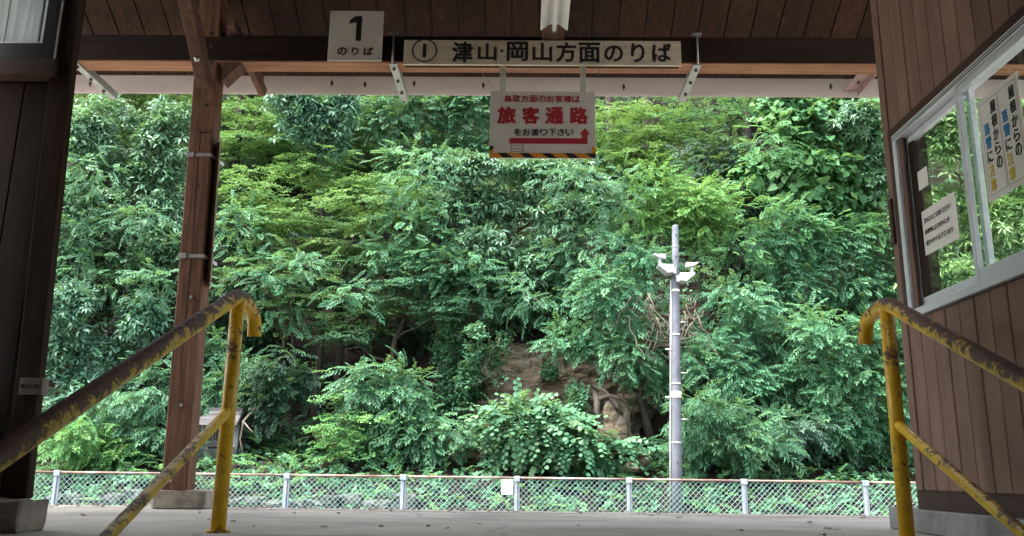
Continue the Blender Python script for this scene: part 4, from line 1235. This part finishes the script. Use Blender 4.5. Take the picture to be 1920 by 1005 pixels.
PLANTS = [
 ('oak_tree', 'broad tree with pale drooping glossy leaves left of the square timber post', 'tree', 'oak', 'oak', 1.25, (-7.66, 15.7, 2.52), [(-8.2, 14.9, 6.34, 0.7, 0.55), (-7.0, 15.14, 6.45, 0.61, 0.51), (-7.73, 15.38, 5.67, 0.97, 0.56), (-8.03, 14.96, 4.79, 0.69, 0.49), (-6.85, 15.2, 4.87, 0.6, 0.6), (-8.08, 15.44, 4.1, 0.75, 0.45), (-6.58, 15.02, 4.0, 0.44, 0.49)]),
 ('oak_tree', 'leafy tree at the eave in the top left, behind the pale drooping tree', 'tree', 'maple', 'maple_mid', 1.2, (-8.56, 18.0, 5.47), [(-9.43, 17.2, 7.9, 0.93, 0.64), (-8.25, 17.44, 8.02, 1.06, 0.59), (-9.03, 17.68, 8.64, 1.45, 0.6), (-7.54, 17.26, 7.57, 0.58, 0.7)]),
 ('oak_tree', 'low drooping glossy sprays beside the dark left door post', 'tree', 'oak', 'oak_blue', 1.2, (-7.65, 14.8, 1.0), [(-7.48, 14.0, 2.81, 0.45, 0.4), (-7.69, 14.24, 2.12, 0.41, 0.41), (-7.14, 14.48, 1.89, 0.5, 0.32), (-7.33, 14.06, 1.4, 0.44, 0.26), (-6.51, 14.3, 2.69, 0.36, 0.36)]),
 ('evergreen_bush', 'dark fine leaved evergreen bush under the pale drooping tree', 'bush', 'maple', 'dark', 1.6, (-7.39, 16.3, 1.79), [(-7.37, 15.5, 3.0, 0.74, 0.59), (-7.01, 15.74, 2.44, 0.6, 0.45), (-7.97, 15.98, 2.77, 0.61, 0.51)]),
 ('bush', 'small leaved shrub low between the left door post and the timber post', 'bush', 'pinnate_far', 'mid', 1.2, (-6.53, 14.5, 0.47), [(-6.34, 13.7, 1.21, 0.6, 0.34), (-6.05, 13.94, 1.57, 0.35, 0.39), (-6.88, 14.18, 0.89, 0.53, 0.31), (-5.98, 13.76, 0.79, 0.38, 0.34)]),
 ('bush', 'ferny bright shrub just above the fence at the far left', 'bush', 'pinnate_far', 'bright', 1.4, (-7.09, 13.9, 0.24), [(-6.9, 13.1, 0.67, 0.4, 0.28), (-6.51, 13.34, 0.53, 0.49, 0.25)]),
 ('maple_tree', 'yellow green maple high under the eave right of the timber post', 'tree', 'maple', 'yellow', 1.6, (-4.89, 18.0, 3.83), [(-5.89, 17.2, 7.67, 0.81, 0.7), (-4.85, 17.44, 6.91, 0.93, 0.7), (-3.65, 17.68, 7.64, 1.01, 0.77), (-2.61, 17.26, 6.74, 0.69, 0.52), (-4.35, 17.5, 8.07, 1.06, 0.53), (-6.08, 17.74, 6.52, 0.59, 0.59)]),
 ('oak_tree', 'blue green leaf sprays hanging from the eave right of the timber post', 'tree', 'oak', 'oak_blue', 1.3, (-3.83, 15.7, 4.31), [(-4.51, 14.9, 6.9, 0.4, 0.4), (-4.05, 15.14, 6.63, 0.46, 0.46), (-3.79, 15.38, 6.46, 0.36, 0.31), (-3.42, 14.96, 6.99, 0.4, 0.35)]),
 ('maple_tree', 'wide bluish green maple with flat boughs above the earth hollow', 'tree', 'maple', 'yellow_blue', 1.7, (-3.38, 15.7, 1.97), [(-2.88, 14.9, 4.61, 0.87, 0.39), (-4.57, 15.14, 4.05, 0.78, 0.34), (-3.44, 15.38, 4.12, 0.9, 0.35), (-3.79, 14.96, 3.42, 0.86, 0.29), (-2.95, 15.2, 2.98, 0.77, 0.25), (-4.18, 15.44, 3.02, 0.69, 0.24), (-1.82, 15.02, 4.45, 0.59, 0.39)]),
 ('maple_tree', 'yellow green layered maple boughs halfway up left of centre', 'tree', 'maple', 'yellow', 1.5, (-4.62, 15.9, 1.98), [(-5.16, 15.1, 5.38, 0.55, 0.3), (-4.9, 15.34, 4.98, 0.8, 0.4), (-3.98, 15.58, 5.55, 0.72, 0.29), (-2.87, 15.16, 5.41, 0.85, 0.3), (-4.28, 15.4, 4.64, 0.95, 0.34), (-2.22, 15.64, 5.21, 0.56, 0.27), (-3.71, 15.22, 5.85, 0.51, 0.24), (-5.2, 15.46, 4.54, 0.5, 0.3), (-3.36, 15.7, 5.05, 0.62, 0.27)]),
 ('maple_tree', 'pale green maple boughs spreading low over the earth hollow', 'tree', 'maple', 'mid', 1.7, (-2.72, 15.3, 2.03), [(-2.11, 14.5, 3.72, 0.75, 0.35), (-1.47, 14.74, 3.49, 0.66, 0.33), (-2.35, 14.98, 3.24, 0.67, 0.24), (-1.25, 14.56, 2.98, 0.51, 0.23), (-3.14, 14.8, 2.62, 0.56, 0.17)]),
 ('forest_tree', 'dark leafy tree with thin trunk behind the long wooden sign', 'tree', 'pinnate_far', 'mid', 1.5, (-2.11, 17.7, 4.26), [(-2.82, 16.9, 7.56, 0.68, 0.63), (-1.81, 17.14, 7.43, 0.8, 0.69), (-1.27, 17.38, 8.03, 0.7, 0.59), (-2.1, 16.96, 6.27, 0.67, 0.45), (-1.11, 17.2, 6.72, 0.68, 0.51)]),
 ('oak_tree', 'big oak with pale glossy leaf clusters below the hanging red sign', 'tree', 'oak', 'oak', 1.05, (-0.24, 15.4, 2.46), [(-1.04, 14.6, 5.64, 0.58, 0.34), (0.22, 14.84, 5.43, 0.73, 0.34), (-0.36, 15.08, 4.99, 0.84, 0.37), (0.7, 14.66, 4.57, 0.57, 0.43), (0.23, 14.9, 3.93, 0.53, 0.48), (-1.35, 15.14, 4.9, 0.74, 0.35), (-0.92, 14.72, 4.17, 0.57, 0.33), (1.01, 14.96, 5.27, 0.49, 0.39), (-1.84, 15.2, 4.5, 0.49, 0.26)]),
 ('forest_tree', 'dark green leafy tree below the big central oak', 'tree', 'pinnate_far', 'mid', 1.4, (-0.54, 15.8, 2.61), [(-1.11, 15.0, 3.45, 0.67, 0.34), (-0.34, 15.24, 3.21, 0.68, 0.34), (0.44, 15.48, 3.37, 0.59, 0.35), (1.01, 15.06, 3.68, 0.48, 0.43), (-0.55, 15.3, 3.92, 0.59, 0.39)]),
 ('bush', 'low dark bush beside the little shrine', 'bush', 'pinnate_far', 'dark', 1.3, (-4.24, 14.9, 0.69), [(-4.2, 14.1, 1.87, 0.4, 0.31), (-4.13, 14.34, 1.37, 0.49, 0.34), (-3.77, 14.58, 1.66, 0.36, 0.32)]),
 ('bush', 'bushy green shrub between the shrine and the round leaved bush', 'bush', 'pinnate_far', 'mid', 1.5, (-2.22, 14.4, 0.43), [(-2.49, 13.6, 1.58, 0.42, 0.34), (-1.93, 13.84, 1.44, 0.52, 0.39), (-2.46, 14.08, 1.02, 0.57, 0.35), (-1.54, 13.66, 0.92, 0.51, 0.34), (-2.07, 13.9, 0.68, 0.6, 0.26)]),
 ('bush', 'bright light green shrub left of the ivy column', 'bush', 'maple', 'bright', 1.5, (-2.78, 14.1, 0.42), [(-2.75, 13.3, 1.13, 0.37, 0.33), (-2.44, 13.54, 0.78, 0.5, 0.29), (-2.91, 13.78, 0.75, 0.38, 0.24)]),
 ('ivy', 'column of small ivy leaves hanging down the dark bank at centre', 'vine', 'ivy', 'mid', 1.8, (-1.27, 15.4, 1.39), [(-1.25, 14.6, 2.7, 0.2, 0.42), (-1.3, 14.84, 2.18, 0.23, 0.42), (-1.25, 15.08, 1.65, 0.3, 0.38), (-0.76, 14.66, 1.52, 0.36, 0.27), (-1.42, 14.9, 1.26, 0.41, 0.23)]),
 ('ivy', 'ivy strands hanging over the top left of the bare rock face', 'vine', 'ivy', 'mid', 1.6, (-0.49, 14.75, 1.35), [(-0.74, 13.95, 2.33, 0.16, 0.23), (-0.88, 14.19, 1.83, 0.2, 0.22), (0.41, 14.43, 1.74, 0.11, 0.27)]),
 ('ivy', 'ivy curtain on the right edge of the bare rock face', 'vine', 'ivy', 'mid', 1.6, (1.06, 14.8, 1.37), [(0.88, 14.0, 1.22, 0.19, 0.35), (-0.48, 14.24, 1.93, 0.16, 0.4)]),
 ('round_leaved_bush', 'round leaved bush with arching stems at centre above the fence', 'bush', 'round', 'round', 1.5, (-0.02, 14.0, 0.45), [(-0.19, 13.2, 0.95, 0.45, 0.21), (0.3, 13.44, 0.97, 0.4, 0.23), (-0.45, 13.68, 0.77, 0.38, 0.22), (0.14, 13.26, 0.72, 0.49, 0.28), (0.6, 13.5, 0.9, 0.35, 0.25), (-0.19, 13.74, 0.57, 0.34, 0.21)]),
 ('round_leaved_bush', 'small round leaved plant low between the rock and the utility pole', 'bush', 'round', 'mid', 1.2, (1.0, 14.0, 0.38), [(0.94, 13.2, 0.61, 0.44, 0.18), (1.45, 13.44, 0.54, 0.29, 0.16)]),
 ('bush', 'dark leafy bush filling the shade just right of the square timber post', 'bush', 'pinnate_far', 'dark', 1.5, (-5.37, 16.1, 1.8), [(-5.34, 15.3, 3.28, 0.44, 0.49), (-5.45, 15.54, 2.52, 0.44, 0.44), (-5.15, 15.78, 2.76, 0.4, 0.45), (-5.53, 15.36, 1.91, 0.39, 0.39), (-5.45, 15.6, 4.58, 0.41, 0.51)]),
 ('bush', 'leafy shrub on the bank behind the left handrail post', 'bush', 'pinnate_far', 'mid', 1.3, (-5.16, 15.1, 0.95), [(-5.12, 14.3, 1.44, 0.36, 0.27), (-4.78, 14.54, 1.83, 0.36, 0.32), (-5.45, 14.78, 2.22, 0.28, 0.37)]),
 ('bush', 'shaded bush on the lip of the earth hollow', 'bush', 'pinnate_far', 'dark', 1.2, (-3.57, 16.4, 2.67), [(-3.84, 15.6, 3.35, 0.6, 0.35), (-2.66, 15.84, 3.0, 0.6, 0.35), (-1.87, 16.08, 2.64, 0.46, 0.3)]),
 ('trailing_vine', 'loose trailing vine leaves between the layered maples and the big central oak', 'vine', 'pinnate_far', 'ash', 0.45, (-1.37, 15.0, 2.48), [(-1.76, 14.2, 5.29, 0.66, 0.47), (-1.56, 14.44, 4.38, 0.66, 0.47), (-2.18, 14.68, 4.95, 0.58, 0.39), (-1.25, 14.26, 3.67, 0.64, 0.37), (-0.79, 14.5, 3.35, 0.56, 0.32), (-2.53, 14.74, 3.97, 0.67, 0.38)]),
 ('trailing_vine', 'loose pale leaves trailing right of the big central oak toward the pole', 'vine', 'pinnate_far', 'mid', 0.48, (1.36, 14.9, 2.5), [(1.05, 14.1, 5.28, 0.56, 0.42), (1.24, 14.34, 4.38, 0.56, 0.47), (0.69, 14.58, 3.76, 0.56, 0.42), (1.6, 14.16, 4.81, 0.46, 0.42), (0.14, 14.4, 3.15, 0.55, 0.32), (1.07, 14.64, 3.21, 0.51, 0.37)]),
 ('trailing_vine', 'thin creeper leaves trailing low across the layered maples', 'vine', 'pinnate_far', 'ash', 0.42, (-3.96, 14.9, 1.88), [(-4.68, 14.1, 3.41, 0.54, 0.36), (-3.94, 14.34, 3.66, 0.56, 0.32), (-4.31, 14.58, 2.76, 0.51, 0.28), (-3.12, 14.16, 3.07, 0.54, 0.27), (-4.96, 14.4, 4.44, 0.42, 0.47)]),
 ('trailing_vine', 'thin creeper over the pale drooping tree at the far left', 'vine', 'pinnate_far', 'mid', 0.42, (-7.18, 14.9, 1.29), [(-7.58, 14.1, 5.31, 0.56, 0.47), (-6.82, 14.34, 4.41, 0.56, 0.47), (-7.39, 14.58, 3.5, 0.56, 0.42), (-6.33, 14.16, 3.22, 0.41, 0.46), (-7.86, 14.4, 4.13, 0.42, 0.47)]),
 ('trailing_vine', 'creeper leaves running between the heart leaved vine and the ash boughs', 'vine', 'pinnate_far', 'green2', 0.45, (4.84, 15.0, 2.55), [(4.08, 14.2, 4.46, 0.55, 0.37), (4.89, 14.44, 4.44, 0.56, 0.37), (5.82, 14.68, 4.51, 0.52, 0.33), (3.61, 14.26, 3.9, 0.46, 0.41), (4.34, 14.5, 5.95, 0.43, 0.48)]),
 ('maple_tree', 'rounded light green maple right of the hanging red sign', 'tree', 'maple', 'maple_mid', 1.7, (2.27, 17.3, 4.66), [(2.21, 16.5, 6.72, 0.82, 0.49), (1.81, 16.74, 7.4, 0.56, 0.5), (2.72, 16.98, 6.67, 0.62, 0.45), (1.89, 16.56, 6.27, 0.66, 0.38), (2.94, 16.8, 7.56, 0.56, 0.45)]),
 ('maple_tree', 'slender forked tree with sparse maple leaves under the right eave', 'tree', 'maple', 'green2', 1.2, (3.73, 17.1, 5.54), [(3.41, 16.3, 7.7, 0.55, 0.33), (4.23, 16.54, 7.69, 0.67, 0.39), (4.86, 16.78, 7.98, 0.56, 0.28), (3.73, 16.36, 7.2, 0.44, 0.24), (3.24, 16.6, 7.35, 0.33, 0.28)]),
 ('bush', 'lime green bush just above the top of the utility pole', 'bush', 'pinnate', 'lime', 1.5, (2.84, 15.1, 3.71), [(2.82, 14.3, 4.67, 0.56, 0.42), (2.41, 14.54, 5.04, 0.52, 0.43), (3.31, 14.78, 4.92, 0.43, 0.43), (2.18, 14.36, 4.49, 0.47, 0.37), (2.96, 14.6, 4.27, 0.42, 0.28)]),
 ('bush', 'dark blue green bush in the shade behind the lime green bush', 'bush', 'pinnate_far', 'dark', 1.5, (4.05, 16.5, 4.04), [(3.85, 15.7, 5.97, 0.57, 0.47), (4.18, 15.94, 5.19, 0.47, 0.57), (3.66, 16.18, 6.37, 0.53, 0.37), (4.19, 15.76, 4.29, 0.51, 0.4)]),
 ('climbing_vine', 'climbing vine with large heart shaped leaves under the right eave', 'vine', 'heart', 'heart', 1.5, (5.32, 15.7, 3.46), [(5.08, 14.9, 6.53, 0.69, 0.45), (5.97, 15.14, 6.75, 0.61, 0.5), (4.67, 15.38, 5.76, 0.71, 0.4), (5.43, 14.96, 5.72, 0.79, 0.44), (6.23, 15.2, 6.02, 0.5, 0.55), (6.15, 15.44, 5.15, 0.5, 0.45), (5.31, 15.02, 5.01, 0.49, 0.39), (6.71, 15.26, 6.58, 0.41, 0.61), (5.21, 15.5, 7.23, 0.62, 0.31)]),
 ('willow_tree', 'willowy pale leaved boughs beside the brown windbreak wall', 'tree', 'oak', 'oak', 1.1, (6.54, 15.3, 3.39), [(5.91, 14.5, 6.47, 0.43, 0.39), (6.32, 14.74, 5.64, 0.34, 0.48), (6.28, 14.98, 6.36, 0.5, 0.4)]),
 ('ash_tree', 'feathery ash boughs at middle height left of the right handrail', 'tree', 'pinnate', 'ash', 1.5, (4.75, 15.4, 2.03), [(4.45, 14.6, 4.19, 0.66, 0.42), (5.27, 14.84, 4.06, 0.67, 0.43), (6.04, 15.08, 4.23, 0.58, 0.48), (4.62, 14.66, 3.53, 0.56, 0.42), (5.62, 14.9, 3.4, 0.66, 0.43), (6.39, 15.14, 3.55, 0.48, 0.58)]),
 ('ash_tree', 'dense feathery ash shrub right of the utility pole', 'tree', 'pinnate', 'ash', 1.6, (4.03, 14.5, 0.51), [(3.43, 13.7, 2.95, 0.39, 0.35), (3.1, 13.94, 2.19, 0.44, 0.39), (3.78, 14.18, 2.41, 0.58, 0.4), (3.3, 13.76, 1.83, 0.6, 0.39), (4.36, 14.0, 2.57, 0.53, 0.35), (4.03, 14.24, 1.8, 0.53, 0.4)]),
 ('ash_tree', 'dense feathery ash shrub behind the right handrail', 'tree', 'pinnate_far', 'ash', 1.6, (5.23, 14.2, 0.44), [(4.83, 13.4, 2.31, 0.59, 0.38), (5.6, 13.64, 2.35, 0.43, 0.43), (4.79, 13.88, 1.77, 0.52, 0.34), (5.21, 13.46, 1.56, 0.54, 0.37), (4.84, 13.7, 1.0, 0.55, 0.34), (5.59, 13.94, 0.94, 0.43, 0.38)]),
 ('ash_tree', 'leafy ash boughs hanging left of the utility pole beside the rock', 'tree', 'pinnate', 'ash', 1.6, (2.11, 14.5, 1.01), [(1.44, 13.7, 3.02, 0.57, 0.44), (1.92, 13.94, 3.71, 0.49, 0.45), (1.12, 14.18, 2.38, 0.58, 0.31), (1.69, 13.76, 2.24, 0.43, 0.39), (0.71, 14.0, 2.31, 0.4, 0.19), (2.0, 14.24, 1.69, 0.31, 0.4)]),
 ('sapling', 'narrow leaved sapling low at the right foot of the utility pole', 'bush', 'narrow', 'mid', 1.1, (3.18, 13.9, 0.33), [(2.79, 13.1, 1.1, 0.48, 0.32), (3.33, 13.34, 1.04, 0.53, 0.33), (2.71, 13.58, 0.72, 0.46, 0.29), (3.35, 13.16, 0.64, 0.48, 0.24)]),
 ('bush', 'small pale grey green bush below the feathery ash shrubs', 'bush', 'pinnate_far', 'grey', 1.3, (4.46, 14.2, 0.43), [(4.32, 13.4, 0.98, 0.29, 0.25), (4.22, 13.64, 0.74, 0.33, 0.21)]),
 ('oak_tree', 'bright drooping oak seen through the windbreak glass', 'tree', 'oak', 'oak_lime', 1.4, (7.44, 14.5, 0.55), [(7.01, 13.7, 5.94, 0.55, 0.45), (7.9, 13.94, 5.56, 0.64, 0.55), (7.11, 14.18, 4.67, 0.64, 0.55), (7.66, 13.76, 4.27, 0.71, 0.53), (6.99, 14.0, 3.5, 0.62, 0.45), (8.41, 14.24, 6.17, 0.57, 0.57), (8.61, 13.82, 4.57, 0.63, 0.8), (7.88, 14.06, 3.33, 0.71, 0.45)]),
 ('bush', 'leafy shrub hidden low behind the brown windbreak wall', 'bush', 'pinnate_far', 'ash', 1.0, (7.08, 14.3, 0.54), [(6.38, 13.5, 2.34, 0.59, 0.51), (7.39, 13.74, 2.04, 0.68, 0.51), (6.48, 13.98, 1.2, 0.6, 0.51), (7.34, 13.56, 1.02, 0.66, 0.41), (8.39, 13.8, 2.31, 0.6, 0.77)]),
 ('forest_tree', 'dark leafy mass behind the left door post', 'tree', 'pinnate_far', 'mid', 0.9, (-9.26, 15.5, 0.93), [(-9.41, 14.7, 5.72, 0.88, 0.79), (-9.16, 14.94, 3.76, 0.77, 0.87), (-9.11, 15.18, 1.85, 0.76, 0.86), (-10.18, 14.76, 4.71, 0.78, 1.17)]),
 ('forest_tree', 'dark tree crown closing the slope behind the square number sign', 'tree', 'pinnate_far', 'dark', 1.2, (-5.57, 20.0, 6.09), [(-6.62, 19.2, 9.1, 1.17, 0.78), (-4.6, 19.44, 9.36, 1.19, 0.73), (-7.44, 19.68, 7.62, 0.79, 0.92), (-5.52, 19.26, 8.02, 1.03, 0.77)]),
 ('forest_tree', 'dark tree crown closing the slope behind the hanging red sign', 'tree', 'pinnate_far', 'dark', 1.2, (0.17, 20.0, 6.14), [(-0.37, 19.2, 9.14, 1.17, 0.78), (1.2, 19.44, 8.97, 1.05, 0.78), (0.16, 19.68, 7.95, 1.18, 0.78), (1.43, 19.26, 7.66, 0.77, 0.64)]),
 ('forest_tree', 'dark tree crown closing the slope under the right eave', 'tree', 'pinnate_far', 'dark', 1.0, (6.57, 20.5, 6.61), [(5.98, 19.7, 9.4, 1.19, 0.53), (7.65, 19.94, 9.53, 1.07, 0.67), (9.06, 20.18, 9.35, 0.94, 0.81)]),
]


for p in PLANTS:
    plant(*p)

# tall straight cedars standing behind, their crowns above the eave line
def cedar(label, x_, y_, r0, h, lean=0.0):
    z0 = hill_z(x_, y_) - .2
    o = thing('cedar_tree', label, 'tree', (x_, y_, z0), 'cedars on the upper slope')
    tr = MB()
    tr.tube([(x_ + lean * t_, y_, z0 + h * t_) for t_ in (0, .25, .5, .75, 1)], [r0, r0 * .9, r0 * .78, r0 * .6, r0 * .3], 10)
    tr.build('trunk', M['barkdark'], o)
    n_ = 420
    t_ = NP.uniform(.62, 1.0, n_); a = NP.uniform(0, 6.28, n_); q = NP.uniform(.2, 1.5, n_) * (1.25 - t_)
    P = np.stack([x_ + lean * t_ + np.cos(a) * q, y_ + np.sin(a) * q, z0 + h * t_ - q * .3], 1)
    D = np.stack([np.cos(a), np.sin(a), -.5 + 0 * a], 1)
    foliage('crown', 'narrow', P, D, np.tile([0, 0, 1.0], (n_, 1)) + NP.normal(0, .2, (n_, 3)), NP.uniform(.8, 1.3, n_), LEAF['dark'], o)
for i, (x_, y_, r_, h, ln, lb) in enumerate([
    (-6.35, 17.4, .11, 9, .1, 'dark cedar trunk just right of the square timber post'),
    (-5.9, 18.0, .09, 9, -.1, 'thinner dark cedar trunk right of the timber post'),
    (-2.3, 18.0, .10, 9, .0, 'grey cedar trunk below the left end of the long sign'),
    (2.72, 18.2, .13, 9, .05, 'thick pale cedar trunk right of the hanging red sign'),
    (3.02, 18.6, .10, 9, .0, 'cedar trunk right next to the thick pale one'),
    (1.9, 18.4, .10, 9, .0, 'dark cedar trunk close to the hanging red sign'),
    (5.1, 18.6, .09, 8, .1, 'faint cedar trunk under the right end of the eave'),
    (-7.9, 17.6, .09, 8, .1, 'cedar trunk behind the pale drooping tree')]):
    cedar(lb, x_, y_, r_, h, ln)

# undergrowth on the slope and herbs on the bank (uncountable)
def on_slope(n_, x0, x1, y0, y1, keep=None):
    X = NP.uniform(x0, x1, n_); Y = NP.uniform(y0, y1, n_)
    pts, nr = [], []
    for x_, y_ in zip(X, Y):
        if keep and not keep(x_, y_): continue
        z_ = hill_z(x_, y_)
        gx_ = hill_z(x_ + .1, y_) - z_; gy_ = hill_z(x_, y_ + .1) - z_
        pts.append((x_, y_, z_)); nr.append((-gx_ * 10, -gy_ * 10, 1))
    return np.array(pts), unit(np.array(nr, float))
def bare(x_, y_):
    z_ = hill_z(x_, y_)
    if -5.3 < x_ < -.9 and 1.1 < z_ < 3.9: return noise.noise(Vector((x_ * 1.3, z_ * 1.3, 2))) > .25
    if -1.3 < x_ < 2.3 and .75 < z_ < 2.6: return False
    if 3.4 < x_ < 5.6 and 6.3 < z_ < 8.3: return noise.noise(Vector((x_ * 1.3, z_ * 1.3, 2))) > .2
    if 1.0 < x_ < 2.6 and .3 < z_ < .8: return noise.noise(Vector((x_ * 2, z_ * 2, 2))) > .1
    return noise.noise(Vector((x_ * .8, y_ * .8, 12))) > -.42
for kind, mat, n_, yr, sc_, up_, nm, lb in (
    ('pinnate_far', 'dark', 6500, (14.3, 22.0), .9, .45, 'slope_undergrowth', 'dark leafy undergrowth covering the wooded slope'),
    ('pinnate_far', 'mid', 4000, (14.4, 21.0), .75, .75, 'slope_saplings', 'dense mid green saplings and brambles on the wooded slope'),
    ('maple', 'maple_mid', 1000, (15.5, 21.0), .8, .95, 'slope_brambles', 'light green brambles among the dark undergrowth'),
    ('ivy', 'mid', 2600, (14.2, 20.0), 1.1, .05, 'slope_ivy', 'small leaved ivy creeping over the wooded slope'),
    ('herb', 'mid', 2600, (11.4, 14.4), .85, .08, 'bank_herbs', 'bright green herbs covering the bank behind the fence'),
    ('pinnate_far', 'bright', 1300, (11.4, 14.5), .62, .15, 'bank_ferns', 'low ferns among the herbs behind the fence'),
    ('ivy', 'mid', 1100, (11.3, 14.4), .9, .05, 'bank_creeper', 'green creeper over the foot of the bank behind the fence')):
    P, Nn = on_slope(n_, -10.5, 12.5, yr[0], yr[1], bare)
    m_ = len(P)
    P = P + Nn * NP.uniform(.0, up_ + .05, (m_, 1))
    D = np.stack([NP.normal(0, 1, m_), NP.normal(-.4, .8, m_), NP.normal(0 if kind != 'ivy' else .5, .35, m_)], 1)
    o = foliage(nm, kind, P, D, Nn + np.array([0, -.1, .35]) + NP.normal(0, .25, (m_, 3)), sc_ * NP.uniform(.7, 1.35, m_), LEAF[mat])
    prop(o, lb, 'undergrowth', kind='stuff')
# broad bladed bamboo grass clumps at the foot of the slope
for i, (x_, y_, n_, lb) in enumerate([(-6.6, 13.4, 26, 'bamboo grass clump low between the left door post and timber post'), (-4.1, 14.25, 16, 'bamboo grass clump right behind the little shrine'), (-5.6, 13.9, 14, 'bamboo grass clump left of the little shrine')]):
    o = thing('bamboo_grass', lb, 'grass clump', (x_, y_, hill_z(x_, y_)))
    P = np.stack([NP.normal(x_, .28, n_), NP.normal(y_, .15, n_), np.zeros(n_)], 1)
    P[:, 2] = [hill_z(a[0], a[1]) + NP.uniform(.02, .3) for a in P]
    foliage('blades', 'blade', P, NP.normal(0, 1, (n_, 3)) * np.array([1, 1, .1]), np.tile([0, -.2, 1.0], (n_, 1)), NP.uniform(.8, 1.2, n_), LEAF['mid'], o)
# bare sticks on the shady slope
rg = random.Random(8)
bs = MB()
for i in range(70):
    x_ = rg.uniform(-6, 6); y_ = rg.uniform(14.6, 17.0)
    z_ = hill_z(x_, y_)
    a = Vector((x_, y_ - .15, z_ + .1)); b_ = a + Vector((rg.uniform(-.5, .5), rg.uniform(-.5, -.1), rg.uniform(-.2, .7)))
    bs.tube(crooked(a, b_, 5, .06, rg), [.012, .011, .010, .008, .006, .004], 4)
for i in range(46):
    x_ = rg.uniform(-7.5, 6.5); z_ = rg.uniform(1.8, 6.0); y_ = hill_y(x_, min(z_, 4.5)) - rg.uniform(.5, 1.3)
    a = Vector((x_, y_, z_)); b_ = a + Vector((rg.uniform(-.35, .35), rg.uniform(-.2, .2), rg.uniform(-1.3, -.4)))
    bs.tube(crooked(a, b_, 7, .07, rg), [.009, .009, .008, .008, .007, .006, .005, .004], 4)
prop(bs.build('fallen_sticks', M['twig']), 'dry sticks and hanging roots on the shady slope', 'sticks', kind='stuff')
print('leaf triangles', NTRI)
